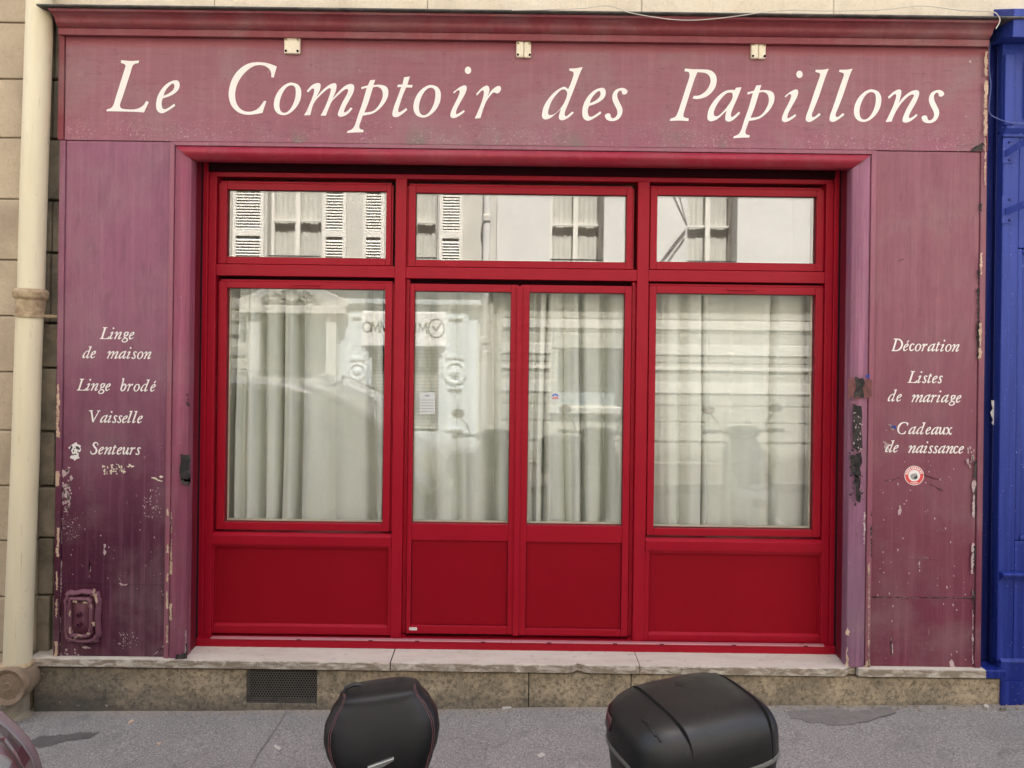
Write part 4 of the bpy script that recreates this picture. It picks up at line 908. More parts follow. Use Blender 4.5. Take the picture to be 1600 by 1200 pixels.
# ------------------------------------------------------------------ curtains and the room
def curtain(label, xa, xb, zt_, zb_, seed, sheer=1.0, y=.305):
    rnd = random.Random(seed); pl_ = []; x = xa
    while x < xb - .02:
        wd = min(rnd.choice((.05, .09, .12, .17, .26, .30))*rnd.uniform(.8, 1.2), xb - x + .02); pl_.append((x, wd, rnd.choice((.25, .5, .8, 1.15))*min(1, wd/.07), rnd.uniform(.12, .42), rnd.uniform(-.6, .6))); x += wd
    rings = []
    for j in range(22):
        t = j/21; row = []
        for fx, fw, fa, fo, ph in pl_:
            for i in range(16):
                s_ = i/16; a_ = .066*fa*sheer*(.75 + .25*t)
                xx = fx + fw*(s_ + fo*.55*math.sin(2*math.pi*s_)/1.6) + fw*ph*t*.5*math.sin(math.pi*s_)
                off = -a_*math.copysign(abs(math.cos(2*math.pi*s_))**.6, math.cos(2*math.pi*s_)) + .22*a_*math.cos(4*math.pi*s_ + ph*4)
                off += .008*math.sin(xx*13 + seed + t*.8) + .0025*math.sin(xx*61 + t*3.1)
                row.append((xx + .022*t*math.sin(xx*7 + seed*2) + .006*math.sin(t*5 + xx*11), y + off, zt_ + (zb_ - zt_)*t))
        rings.append(row)
    mb = MB(); mb.loft(rings, False, False, False)
    o = mb.build('curtain', M['linen'], smooth=True); q = o.modifiers.new('solid', 'SOLIDIFY'); q.thickness = .0015
    return tag(o, label, 'curtain', 'pale linen curtains behind the shop window')
zt_, zb_ = U(800, 424, .27)[1], U(800, 860, .27)[1] - .5
curtain('pale linen curtain with deep folds behind the left fixed light', U(318, 600, .27)[0], U(604, 600, .27)[0], zt_, zb_, 4, 1.25)
curtain('pale linen curtain behind the left door leaf with the paper notice', U(606, 600, .27)[0], U(808, 600, .27)[0], zt_, zb_, 8, .8)
curtain('pale linen curtain behind the right door leaf with the round glass sticker', U(810, 600, .27)[0], U(1000, 600, .27)[0], zt_, zb_, 15, .8)
curtain('pale linen curtain with a dark central gap behind the right fixed light', U(1003, 600, .27)[0], U(1300, 600, .27)[0], zt_, zb_, 23, 1.15)

# ------------------------------------------------------------------ the building that carries the shop
bld = thing('apartment_building', (0, .1, gz(0)), 'cream limestone apartment building around and above the maroon shopfront', 'building')
joints = [20 - 89, 36, 124, 216, 312, 407, 494.5, 582, 673.5, 760, 846, 934, 1022, 1110, 1200]
zj = [U(20, q, .02)[1] for q in joints]
xe = U(56, 500, .02)[0]; rnd = random.Random(31)
mb = MB()
for a, b in zip(zj[:-1], zj[1:]):
    x = xe; first = True
    while x > -9:
        ln = rnd.uniform(.55, .95); mb.box(x - ln + .004, x - .0005, .02 + rnd.uniform(-.002, .002), .12, b + .006, a - .0005); x -= ln
mb.build('wall', M['wall'], bld, bevel=.006)
mb = MB(); mb.box(-9, xe - .001, .036, .10, -.6, zj[0]); mb.build('mortar', M['walldark'], bld)
mb = MB(); xs = U(96, 500, .05)[0]; rnd = random.Random(4)
jz = [U(85, q, .06)[1] for q in (5, 124, 217, 313, 395, 505, 575, 674, 760, 840, 930, 1030, 1125)]
for a, b in zip(jz[:-1], jz[1:]):
    x = xe + .003 + rnd.uniform(.03, .10)
    mb.box(xe + .001, x, .055 + rnd.uniform(-.006, .006), .14, b + .005, a - .005); mb.box(x + .004, XL + .15, .06 + rnd.uniform(-.006, .008), .14, b + .006, a - .006)
tag(mb.build('wall', M['walldark'], bld, bevel=.008), 'dark rubble strip between pipe and shopfront')
mb = MB(); zc_ = zc(13, .02); x = -2.75; rnd = random.Random(8)
xcuts = [-9, U(335, 8, .02)[0], U(668, 8, .02)[0], U(1003, 8, .02)[0], U(1303, 8, .02)[0], 9]
mb.box(xe + .002, xcuts[1] - .001, .02, .14, zc_ - .05, zc_ + .5)
for a, b in zip(xcuts[1:-1], xcuts[2:]): mb.box(a + .001, b - .001, .021 + rnd.uniform(-.002, .002), .14, zc_ - .05, zc_ + .5)
mb.build('stone_band', M['wallband'], bld, bevel=.004)
def holes_wall(mb, x0, x1, z0, z1, y0, y1, holes):
    xs = sorted({x0, x1, *[h[0] for h in holes], *[h[1] for h in holes]}); zs = sorted({z0, z1, *[h[2] for h in holes], *[h[3] for h in holes]})
    xs = [q for q in xs if x0 <= q <= x1]; zs = [q for q in zs if z0 <= q <= z1]
    for i in range(len(xs)-1):
        run_ = None
        for j in range(len(zs)-1):
            cx, cz = (xs[i]+xs[i+1])/2, (zs[j]+zs[j+1])/2
            solid = not any(h[0] < cx < h[1] and h[2] < cz < h[3] for h in holes)
            if solid: run_ = (run_[0], zs[j+1]) if run_ else (zs[j], zs[j+1])
            if (not solid or j == len(zs)-2) and run_: mb.box(xs[i], xs[i+1], y0, y1, *run_); run_ = None
zu = zc_ + .505; ups = [(x, x + 1.05, z, z + 2.0) for x in (-6.6, -3.6, -.55, 2.4, 5.4) for z in (zu + .9, zu + 4.1, zu + 7.0)]
mb = MB(); holes_wall(mb, -9, 9, zu, 13.4, .03, .35, ups); mb.build('upper_wall', M['wall'], bld)
mb = MB()
for a, b, c, d in ups: mb.box(a + .001, b - .001, .22, .26, c + .001, d - .001)
mb.build('upper_pane', M['glass_far'], bld)
for a, b, c, d in ups:
    mb = MB(); mb.box(a + .002, a + .06, .17, .215, c + .002, d - .002); mb.box(b - .06, b - .002, .17, .215, c + .002, d - .002); mb.box((a+b)/2 - .04, (a+b)/2 + .04, .17, .215, c + .002, d - .002)
    mb.box(a + .062, b - .062, .175, .215, d - .07, d - .002); mb.box(a + .062, b - .062, .175, .215, c + .002, c + .08); mb.build('window', M['white'], bld)
mb = MB(); mb.box(-9, 9, .36, 9, 3.6, 13.5); mb.box(-9, -2.75, .15, 9, -.6, 3.595); mb.box(2.75, 9, .15, 9, -.6, 3.595); mb.box(-2.745, 2.745, 3.3, 9, -.6, 3.595)
mb.box(-2.745, XL + .1, .15, .4, -.6, 3.595); mb.box(XR - .1, 2.745, .15, .4, -.6, 3.595); mb.box(XL + .101, XR - .101, .15, .355, zf0 + .02, 3.595)
mb.box(XL + .101, XR - .101, .351, 3.295, -.6, zsill - .03); mb.box(-2.745, 2.745, .41, 3.295, 3.35, 3.594)
mb.build('masonry', M['room'], bld)
mb = MB(); mb.prism([(-9.2, -.2, 13.51), (-9.2, 9, 13.51), (-9.2, 7, 15.0), (-9.2, 1.6, 15.0)], (18.4, 0, 0)); mb.build('roof', M['lead'], bld)

# drain pipe with its collars and the clay foot
def Pp(px, py): return W(px, py, -.045)
dp = thing('drain_pipe', tuple(Pp(27, 1040)), 'cream enamelled drain pipe with a flaking collar left of the maroon shopfront', 'drain pipe')
r0 = 18.6*(CAM_D - .045)/F_PX
mb = MB(); mb.tube([Pp(63, -60), Pp(62, 20), Pp(57.5, 160), Pp(53, 290), Pp(48.5, 458)], r0, 24); mb.build('upper_pipe', M['pipe'], dp, smooth=2)
mb = MB(); mb.tube([Pp(46.5, 492), Pp(43.5, 580), Pp(39.5, 720), Pp(33, 880), Pp(27.5, 1034)], [r0*1.0, r0*1.0, r0*1.02, r0*1.03, r0*1.05], 24); mb.build('lower_pipe', M['pipe'], dp, smooth=2)
ax = (Pp(48.5, 450) - Pp(46.5, 494)).normalized(); c = Pp(48.2, 455); k = (CAM_D - .045)/F_PX; ck = k*.8
def ring(mb, base, axis, prof, n=28):
    a = axis.cross(Vector((0,1,0))).normalized(); b = axis.cross(a).normalized()
    mb.loft([[base + axis*h*k + (a*math.cos(2*math.pi*i/n) + b*math.sin(2*math.pi*i/n))*r*k*(1 + .01*math.sin(i*2.1 + h)) for i in range(n)] for r, h in prof])
mb = MB(); ring(mb, c, ax, [(19, 4), (21, 3), (24, 0), (24.5, -3), (23.5, -6), (24, -8), (23, -11), (20.8, -13), (19.8, -34), (19, -40)]); mb.build('collar', M['rust'], dp, smooth=2)
mb = MB(); c2 = Pp(46.8, 494); ring(mb, c2, ax, [(19, 3), (21, 2.6), (21, -1.5), (19, -2)]); X, Z = c2.x, c2.z
mb.tube([c2 + Vector((.06, .02, 0)), c2 + Vector((.10, .05, .0)), c2 + Vector((.10, .11, .005))], .009, 8); mb.build('bracket', M['rust'], dp, smooth=2)
mb = MB(); ax2 = (Pp(33, 880) - Pp(27.5, 1034)).normalized(); c3 = Pp(26.5, 1038); ring(mb, c3, ax2, [(20, 6), (23, 4), (24.5, 1), (23, -1), (24, -3), (24.5, -6), (22.5, -10), (21, -13)]); mb.build('foot_collar', M['rust'], dp, smooth=2)
mb = MB(); ring(mb, c3, ax2, [(18.5, -12), (18, -30), (19, -75)]); mb.build('foot_pipe', M['walldark'], dp, smooth=2)
mb = MB(); cc = W(11, 1074, -.135); ck = k
mb.lathe([(0.001, .0), (6*ck, .0), (7*ck, .004), (20*ck, .006), (22*ck, .0), (27*ck, -.004), (28*ck, .006), (27*ck, .12)], (cc.x, cc.y, cc.z), 'y', 28); mb.build('inspection_cap', M['clay'], dp, smooth=2)
mb = MB(); cc2 = W(14, 1108, -.06); mb.loft([[Vector((cc2.x + a*1.0*.11*math.cos(R(t)), -.05 + .07*a*math.sin(R(t)), gz(cc2.x) + h)) for t in range(0, 360, 20)] for a, h in ((1.0, -.03), (.9, .012), (.7, .04), (.45, .06))]); mb.build('mortar_foot', M['walldark'], dp, smooth=True)

# ------------------------------------------------------------------ blue neighbour
blue = thing('blue_shopfront', (U(1580, 1000)[0], 0, gz(2.6)), 'ultramarine blue wooden shopfront with iron straps at the right edge', 'shopfront')
bx0 = U(1541, 600, .06)[0]; bx1 = U(1563, 600, .0)[0]; BXR = 6.5
zbt = U(1590, 8)[1]; zg_ = gz(2.5) - .05
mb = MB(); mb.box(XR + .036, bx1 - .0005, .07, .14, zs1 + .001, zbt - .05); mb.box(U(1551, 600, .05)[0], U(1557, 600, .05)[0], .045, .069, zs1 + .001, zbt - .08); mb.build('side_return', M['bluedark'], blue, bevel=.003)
zi0, zi1 = U(1600, 846)[1], U(1600, 388)[1]; xin = U(1588, 620)[0]
mb = MB(); holes_wall(mb, bx1, BXR, U(1580, 1034)[1], U(1580, 206)[1], 0, .14, [(xin, xin + .9, zi0, zi1), (xin + 1.2, BXR - .4, U(1580, 880)[1], zi1)])
mb.build('pilaster', M['blue'], blue, bevel=.005)
mb = MB(); mb.box(xin + .0005, xin + .8995, .022, .1, zi0 + .0005, zi1 - .0005); mb.build('panel', M['blue'], blue)
mb = MB(); e = .028
for a, b, cc, d in ((xin + .0005, xin + e, zi0 + .0005, zi1 - .0005), (xin + .9 - e, xin + .8995, zi0 + .0005, zi1 - .0005), (xin + e + .0003, xin + .9 - e - .0003, zi0 + .0005, zi0 + e), (xin + e + .0003, xin + .9 - e - .0003, zi1 - e, zi1 - .0005)): mb.box(a, b, .004, .0215, cc, d)
mb.build('panel_moulding', M['blue'], blue, bevel=.008)
mb = MB(); mb.box(xin + 1.2005, BXR - .4005, .10, .115, U(1580, 880)[1] + .0005, zi1 - .0005); mb.build('window_pane', M['glass_far'], blue)
mb = MB(); xt0 = U(1571, 140, -.01)[0]; mb.box(bx1, BXR, .012, .14, U(1580, 205)[1], U(1580, 66)[1]); mb.box(xt0, xt0 + .05, -.008, .0115, U(1575, 196)[1], U(1575, 84)[1]); mb.box(xt0 + .11, BXR - .1, -.004, .0115, U(1575, 184)[1], U(1575, 94)[1]); mb.build('frieze', M['blue'], blue, bevel=.005)
mb = MB(); z_a, z_b = U(1580, 212, -.03)[1], U(1580, 197, -.03)[1]; run(mb, [(.011, z_a), (-.012, z_a), (-.014, z_a + .012), (-.035, z_b - .012), (-.038, z_b), (.011, z_b)], xt0 - .01, BXR); mb.build('ledge', M['blue'], blue, bevel=.002)
mb = MB(); run(mb, [(.05, U(1580, 66)[1] + .001), (-.01, U(1580, 66)[1] + .001), (-.05, U(1580, 60, -.05)[1]), (-.12, U(1580, 58, -.12)[1]), (-.125, U(1580, 14, -.12)[1]), (.05, U(1580, 8, 0)[1])], U(1583, 30, -.12)[0], BXR + .1); mb.build('cornice', M['blue'], blue, bevel=.004)
for q0, q1, lb in ((216, 256, 'upper'), (306, 350, 'lower')):
    mb = MB(); a0, a1 = U(1567, 230, -.006)[0], U(1583, 230, -.006)[0]; mb.box(a0, a1, -.006, -.0005, U(1575, q1)[1], U(1575, q0)[1])
    pt = mb.build('strap_plate', M['blue'], blue, bevel=.002); mb = MB()
    for q in (q0 + 6, q1 - 6): X, Z = U(1577.5, q, -.007); mb.lathe([(.007, -.006), (.0065, -.0095), (.003, -.0115)], (X, 0, Z), 'y', 10)
    mb.build('bolt', M['bluedark'], pt)
    mb = MB(); p0, p1 = W(1572, q0 + 24 if lb == 'upper' else q0 + 25, -.02), W(1604, q0 + 4 if lb == 'upper' else q0 + 12, -.10); dz = Vector((0, 0, .018))
    dirv = (p1 - p0)*4; mb.prism([p0 - dz, p0 + dirv - dz, p0 + dirv + dz, p0 + dz], (0, .012, 0)); mb.build('iron_strap', M['blue'], blue, bevel=.003)
mb = MB(); z_a, z_b = U(1575, 907)[1], U(1575, 893)[1]; run(mb, [(-.0005, z_a), (-.010, z_a), (-.012, z_a + .008), (-.030, z_b - .014), (-.030, z_b - .004), (-.02, z_b), (-.0005, z_b)], bx1 + .006, BXR); mb.build('sill_moulding', M['blue'], blue, bevel=.002)
zq = U(1580, 1034, 0)[1]
mb = MB(); mb.box(bx1 + .014, BXR, -.012, .14, U(1580, 1062)[1] + .001, zq - .001); mb.prism([(bx1 + .014, -.012, zq - .0008), (bx1 + .014, -.016, zq + .004), (bx1 + .014, -.002, zq + .018), (bx1 + .014, -.0005, zq + .018), (bx1 + .014, -.0005, zq - .0008)], (BXR - bx1 - .02, 0, 0)); mb.box(bx1 + .01, BXR + .02, -.022, .14, zg_, U(1580, 1062)[1]); mb.build('base', M['blue'], blue, bevel=.003)
X, Z = U(1554.5, 645, .045)
mb = MB(); blob(mb, [(1549,626),(1559,625),(1560,650),(1557,652),(1556,665),(1551,664),(1550,650)], .0445, .0006, .4, 4, 3)
tag(mb.build('torn_paper', M['stk_white']), 'torn grey-white paper remnant on the dark blue return beside the right panel', 'paper remnant')

# cables
def cable(name, pts, y, r, mat, label, ys=None):
    q = [W(a, b, (ys[i] if ys else y)) for i, (a, b) in enumerate(pts)]; P = []
    for i in range(len(q) - 1):
        p0, p1, p2, p3 = q[max(i-1, 0)], q[i], q[i+1], q[min(i+2, len(q)-1)]
        for j in range(6):
            s = j/6; P.append(p0*((-s**3+2*s*s-s)/2) + p1*((3*s**3-5*s*s+2)/2) + p2*((-3*s**3+4*s*s+s)/2) + p3*((s**3-s*s)/2))
    P.append(q[-1]); mb = MB(); mb.tube(P, r, 8); return tag(mb.build(name, mat, smooth=True), label, 'cable')
cable('cable', [(800,16),(860,15),(910,13),(950,8.9),(985,20),(1030,28),(1068,31.5),(1110,30),(1160,24),(1200,18),(1240,15.5),(1300,17),(1380,15),(1440,9),(1500,16),(1548,18),(1560,25),(1562,34),(1556,45)], -.155, .0024, M['cable'], 'thin white cable sagging over the cornice')
cable('cable', [(1547,66),(1545,100),(1548,135),(1545,165),(1547,178),(1558,185),(1575,191),(1600,193),(1640,192)], .03, .0032, M['bluecable'], 'thin blue painted cable along the right edge of the fascia', [.03,.03,.03,.03,.03,.02,-.015,-.045,-.045])

# ------------------------------------------------------------------ across the street (seen in the panes)
RD = .32 - FAR_Y
def RX(px, py): return U(px, py, RD)
M['far_wall'] = stone('warm_white_render', (.55,.535,.49), (.49,.475,.435), 3, (.3,.27,.22), .2, .2, .85, False)
M['far_stone'] = stone('banded_grey_stone', (.46,.455,.41), (.37,.365,.325), 3, (.2,.18,.15), .3, .4)
M['far_white'] = stone('clean_white_render', (.60,.595,.57), (.55,.545,.52), 3, (.4,.38,.33), .15, .15, .85, False)
M['far_pale'] = stone('pale_band_stone', (.72,.71,.66), (.62,.61,.56), 4, (.3,.28,.24), .2, .2, .85, False)
M['shutter'] = plain('white_shutter_paint', (.66,.64,.59), .5)
M['greyblue'] = plain('pale_grey_blue_paint', (.60,.66,.70), .5)
M['dark_in'] = plain('dark_interior', (.06,.06,.055), .9)
M['far_linen'] = plain('far_net_curtain', (.76,.75,.70), .9)
M['iron'] = plain('black_iron', (.03,.03,.03), .5)
y0 = FAR_Y
xsplit = RX(775, 400)[0]
zban = RX(800, 462)[1]
def far_window(b, px0, px1, ztop_, zbot, shut=(), depth=.22, mull=True):
    xa, xb = RX(px0, 350)[0], RX(px1, 350)[0]
    mb = MB(); f = .045; ya, yb = y0 - depth, y0 - depth + .05
    mb.box(xa + .001, xa + f, ya, yb, zbot + .001, ztop_ - .001); mb.box(xb - f, xb - .001, ya, yb, zbot + .001, ztop_ - .001); mb.box(xa + f, xb - f, ya, yb - .001, ztop_ - f, ztop_ - .001); mb.box(xa + f, xb - f, ya, yb - .001, zbot + .001, zbot + f)
    xm = (xa + xb)/2
    mb.box(xm - .035, xm + .035, ya, yb + .005, zbot + f, ztop_ - f); zm = zbot + (ztop_ - zbot)*.42
    mb.box(xa + f, xm - .0355, ya, yb - .002, zm - .015, zm + .015); mb.box(xm + .0355, xb - f, ya, yb - .002, zm - .015, zm + .015)
    w_ = mb.build('window', M['shutter'], b)
    mb = MB(); mb.box(xa + .002, xb - .002, ya - .01, ya - .004, zbot + .002, ztop_ - .002); mb.build('window_pane', M['glass_far'], w_)
    mb = MB(); rows = []
    for z in (ztop_, zbot): rows.append([(xa + (xb-xa)*i/60, ya - .022 + .005*math.sin(i*1.1) + .003*math.sin(i*.37), z) for i in range(61)])
    mb.loft(rows, False, False, False); mb.build('net_curtain', M['far_linen'], w_, smooth=True)
    mb = MB(); zr = zbot + .33                                # railing
    mb.box(xa + .01, xb - .01, y0 - .05, y0 - .03, zr, zr + .02); mb.box(xa + .01, xb - .01, y0 - .05, y0 - .03, zbot + .06, zbot + .075)
    n = 9
    for i in range(n):
        x = xa + .05 + (xb - xa - .1)*i/(n-1); mb.box(x - .004, x + .004, y0 - .044, y0 - .036, zbot + .076, zr - .0005)
        if i < n-1:
            h = (xb - xa - .1)/(n-1); mb.tube([(x + h/2 + h*.36*math.cos(t*.628), y0 - .04, (zr + zbot + .07)/2 + .07*math.sin(t*.628)) for t in range(11)], .0035, 5)
    mb.build('railing', M['iron'], b)
    for (sa, sb) in shut:
        a, c_2 = RX(sa, 350)[0], RX(sb, 350)[0]; mb = MB(); yf, yk = y0 + .012, y0 + .05; st = .05
        mb.box(a, a + st, yf, yk, zbot, ztop_); mb.box(c_2 - st, c_2, yf, yk, zbot, ztop_); mid = zbot + .62
        for z0__, z1__ in ((zbot, zbot + .08), (mid, mid + .09), (ztop_ - .08, ztop_)): mb.box(a + st, c_2 - st, yf, yk - .001, z0__ + .0005, z1__ - .0005)
        for lo, hi in ((zbot + .085, mid - .005), (mid + .095, ztop_ - .085)):
            z = lo
            while z < hi - .03:
                mb.prism([(a + st + .001, yf + .004, z + .030), (a + st + .001, yk - .004, z), (a + st + .001, yk - .004, z + .008), (a + st + .001, yf + .004, z + .038)], (c_2 - a - 2*st - .002, 0, 0)); z += .042
        mb.build('shutter', M['shutter'], b)
zw0, zw1 = RX(500, 404)[1] - .30, RX(500, 404)[1] + 1.8
left = thing('townhouse', (RX(300, 600)[0], y0, gz(-3)), 'stone townhouse with louvred white shutters seen reflected in the panes', 'building')
Lh = [(RX(415, 350)[0], RX(500, 350)[0], zw0, zw1), (RX(603, 350)[0], RX(683, 350)[0], zw0, zw1)]
more = [(a, b, c + 3.2*k, d + 3.2*k) for a, b, c, d in Lh for k in (1,)]
dx0, dx1, dz1 = RX(405, 600)[0], RX(512, 600)[0], RX(450, 490)[1]
sx0, sx1, sz1 = RX(530, 600)[0], RX(745, 600)[0], RX(640, 474)[1]
mb = MB(); holes_wall(mb, -10, xsplit, -.6, 8.9, y0 - .4, y0, Lh + more + [(dx0, dx1, -.61, dz1), (sx0, sx1, -.61, sz1)]); mb.build('wall', M['far_wall'], left)
mb = MB()
for q in (466, 486, 507, 540, 561, 602):                       # rusticated courses
    zz = RX(450, q)[1]
    for a, b in ((-10, RX(398, 500)[0]),): mb.box(a, b, y0 + .0005, y0 + .03, zz - .16, zz - .012)
mb.build('rustication', M['far_stone'], left, bevel=.01)
mb = MB(); run(mb, [(y0 + .0005, zban), (y0 + .02, zban), (y0 + .10, zban + .10), (y0 + .10, zban + .16), (y0 + .0005, zban + .2)][::-1], -10, xsplit - .01); mb.build('string_course', M['far_white'], left)
far_window(left, 415, 500, zw1, zw0, ((362, 411), (503, 540))); far_window(left, 603, 683, zw1, zw0, ((566, 600), (686, 723)))
for a, b, c, d in more:
    mb = MB(); mb.box(a + .001, b - .001, y0 - .25, y0 - .2, c + .001, d - .001); mb.build('upper_pane', M['glass_far'], left)
mb = MB(); mb.box(-10, xsplit - .02, y0 - 5, y0 - .41, -.6, 8.9); mb.build('masonry', M['dark_in'], left)
# doorway with carved pediment
mb = MB()
for a, b in ((dx0 - .17, dx0 + .02), (dx1 - .02, dx1 + .13)): mb.box(a, b, y0 + .0005, y0 + .14, -.2, dz1)
mb.box(dx0 - .26, dx1 + .26, y0 + .0005, y0 + .20, dz1 + .001, dz1 + .11)
mb.prism([(dx0 - .30, y0 + .0005, dz1 + .112), (dx1 + .30, y0 + .0005, dz1 + .112), (dx1 + .30, y0 + .0005, dz1 + .19), ((dx0 + dx1)/2 + .2, y0 + .0005, dz1 + .44), ((dx0+dx1)/2 - .2, y0 + .0005, dz1 + .44), (dx0 - .30, y0 + .0005, dz1 + .19)], (0, .16, 0)); mb.build('doorway', M['far_white'], left, bevel=.01)
mb = MB(); rnd = random.Random(2); xm = (dx0 + dx1)/2
mb.lathe([(.001, .06), (.07, .05), (.09, .06), (.115, .05), (.12, .0)], (xm, y0 + .165, dz1 + .27), 'y', 18)
for k in range(70):
    s = rnd.choice((-1, 1)); x = xm + s*rnd.uniform(.12, .42); z = dz1 + .16 + rnd.uniform(0, max(.02, .22 - abs(x - xm)*.3)); r = rnd.uniform(.016, .038); mb.lathe([(.001, r), (r*.7, r*.7), (r, 0)], (x, y0 + .162, z), 'y', 7)
mb.build('carving', M['far_stone'], left, smooth=2)
mb = MB(); mb.box(dx0 + .021, dx1 - .021, y0 - .2, y0 - .15, -.2, dz1 - .001)
for i in range(2):
    for j in range(3):
        a = dx0 + .08 + i*(dx1-dx0)/2; mb.box(a, a + (dx1-dx0)/2 - .16, y0 - .1495, y0 - .13, .15 + j*.72, .72 + j*.72)
dd = mb.build('door', plain('dark_oak', (.10,.07,.05), .5), left, bevel=.01)
# estate agency front
ag = thing('agency_shopfront', ((sx0 + sx1)/2, y0, gz(-1)), 'pale grey-blue panelled shopfront with a white sign across the street', 'shopfront')
pils = [(RX(542, 600)[0], RX(574, 600)[0]), (RX(690, 600)[0], RX(731, 600)[0])]
zr0 = -.1
mb = MB(); holes_wall(mb, sx0 + .001, sx1 - .001, -.3, sz1 - .001, y0 - .05, y0 + .02, [(pils[0][1] + .05, pils[1][0] - .05, RX(640, 676)[1], RX(640, 545)[1])]); mb.build('panelling', M['greyblue'], ag)
for a, b in pils:
    mb = MB(); zt2 = RX(560, 484)[1]; mb.box(a, b, y0 + .0205, y0 + .06, -.2, zt2); p_ = mb.build('pilaster', M['greyblue'], ag, bevel=.006); w_ = b - a
    mb = MB(); zc1 = RX(550, 580)[1]; xc = (a+b)/2
    mb.lathe([(w_*.46, .0), (w_*.44, .022), (w_*.36, .026), (w_*.32, .012), (w_*.2, .012), (w_*.14, .03), (.001, .034)], (xc, y0 + .0605, zc1), 'y', 28)
    for q0, q1 in ((zc1 + w_*.55, zt2 - .08), (zc1 - w_*.55 - .62, zc1 - w_*.55)):
        mb.box(a + w_*.14, a + w_*.22, y0 + .0605, y0 + .085, q0, q1); mb.box(b - w_*.22, b - w_*.14, y0 + .0605, y0 + .085, q0, q1); mb.box(a + w_*.22, b - w_*.22, y0 + .0605, y0 + .084, q1 - .03, q1); mb.box(a + w_*.22, b - w_*.22, y0 + .0605, y0 + .084, q0, q0 + .03)
    mb.build('ornament', M['greyblue'], p_, smooth=2)
mb = MB(); run(mb, [(y0 + .0205, sz1 - .07), (y0 + .08, sz1 - .07), (y0 + .12, sz1 - .01), (y0 + .12, sz1 + .05), (y0 + .0205, sz1 + .06)][::-1], sx0 - .05, sx1 + .05); mb.build('cornice', M['greyblue'], ag)
mb = MB(); ga_, gb_ = pils[0][1] + .051, pils[1][0] - .051; mb.box(ga_, gb_, y0 - .03, y0 - .02, RX(640, 676)[1] + .001, RX(640, 545)[1] - .001); mb.build('window_pane', M['glass_far'], ag)
mb = MB()
for k in range(24): z = RX(640, 672)[1] + k*.05; mb.box(ga_, gb_, y0 - .10, y0 - .085, z, z + .035)
mb.build('blind', M['far_linen'], ag)
sa, sb, s0, s1 = RX(565, 510)[0], RX(697, 510)[0], RX(630, 542)[1], RX(630, 487)[1]
mb = MB(); mb.box(sa, sb, y0 + .0655, y0 + .10, s0, s1); sg = mb.build('sign', plain('white_sign_face', (.93,.94,.95), .4), ag, bevel=.02)
mb = MB(); yk = y0 + .1012
def L_(pts, w_=.018):
    for (a, b), (c, d) in zip(pts[:-1], pts[1:]):
        v = Vector((c-a, 0, d-b)); n = Vector((-v.z, 0, v.x)).normalized()*w_/2; e = v.normalized()*w_/2
        A, B = Vector((a, yk, b)) - e, Vector((c, yk, d)) + e; mb.prism([A - n, B - n, B + n, A + n], (0, .002, 0))
def ring_(cx, cz, r): L_([(cx + r*.85*math.cos(t*.4488), cz + r*math.sin(t*.4488)) for t in range(15)])
zl = RX(580, 511)[1]; h = .07
ring_(RX(574, 510)[0], zl, h)
def Mm(px):
    x = RX(px, 510)[0]; L_([(x - .055, zl - h), (x - .045, zl + h), (x, zl - h*.6), (x + .045, zl + h), (x + .055, zl - h)])
Mm(587); Mm(601); Mm(614)
x = RX(650, 512)[0]; L_([(x, zl - h), (x, zl + h)]); Mm(661)
cx, cz = RX(682, 513)[0], RX(682, 513)[1]; ring_(cx, cz, .135); L_([(cx - .05, cz + .03), (cx, cz - .03), (cx + .06, cz + .07)], .022)
mb.build('lettering', M['iron'], sg)
# drain pipe across the street
dp2 = thing('drain_pipe', (RX(757, 700)[0], y0 + .09, gz(-.3)), 'cream drain pipe on the wall across the street', 'drain pipe')
mb = MB(); xp = RX(758, 500)[0]; mb.tube([(xp, y0 + .09, .05), (xp, y0 + .09, 2.2), (xp + .03, y0 + .09, 8.8)], .05, 16); mb.build('pipe', M['far_white'], dp2, smooth=2)
mb = MB()
for z in (.3, 1.75, 3.5, 5.6): mb.lathe([(.051, -.05), (.065, -.04), (.065, .04), (.051, .05)], (xp + (.0 if z < 2.2 else .002), y0 + .09, z), 'z', 16)
mb.build('collar', M['far_wall'], dp2, smooth=2)
# white house to the right
right = thing('white_house', (RX(1000, 600)[0], y0, gz(2)), 'white rendered house with banded stone ground floor seen reflected in the right panes', 'building')
Rh = [(RX(860, 350)[0], RX(945, 350)[0], zw0, zw1), (RX(1076, 350)[0], RX(1155, 350)[0], zw0, zw1), (RX(1400, 350)[0], RX(1480, 350)[0], zw0, zw1)]
gw = (RX(872, 590)[0], RX(973, 590)[0], RX(920, 637)[1], RX(920, 535)[1])
mr = [(a, b, c + 3.2*k, d + 3.2*k) for a, b, c, d in Rh for k in (1,)]
mb = MB(); holes_wall(mb, xsplit + .005, 10, zban - .02, 8.9, y0 - .4, y0, Rh + mr); mb.build('wall', M['far_white'], right)
mb = MB(); holes_wall(mb, xsplit + .006, 10, -.6, zban - .021, y0 - .4, y0, [gw]); mb.build('ground_floor_wall', M['far_stone'], right)
mb = MB(); rows = [466, 483, 499, 520, 546, 567, 583, 610, 634, 660, 690]
for q0, q1 in zip(rows[:-1], rows[1:]):
    za, zb_ = RX(1000, q0)[1] - .009, RX(1000, q1)[1] + .009
    for a, b in (((xsplit + .1, gw[0] - .1), (gw[1] + .1, 10)) if 525 < q0 < 640 else ((xsplit + .1, 10),)):
        x = a
        while x < b:
            e = min(b, x + 1.15); mb.box(x + .006, e - .006, y0 + .0005, y0 + .018, zb_, za); x = e
mb.build('rustication', M['far_stone'], right, bevel=.006)
mb = MB()
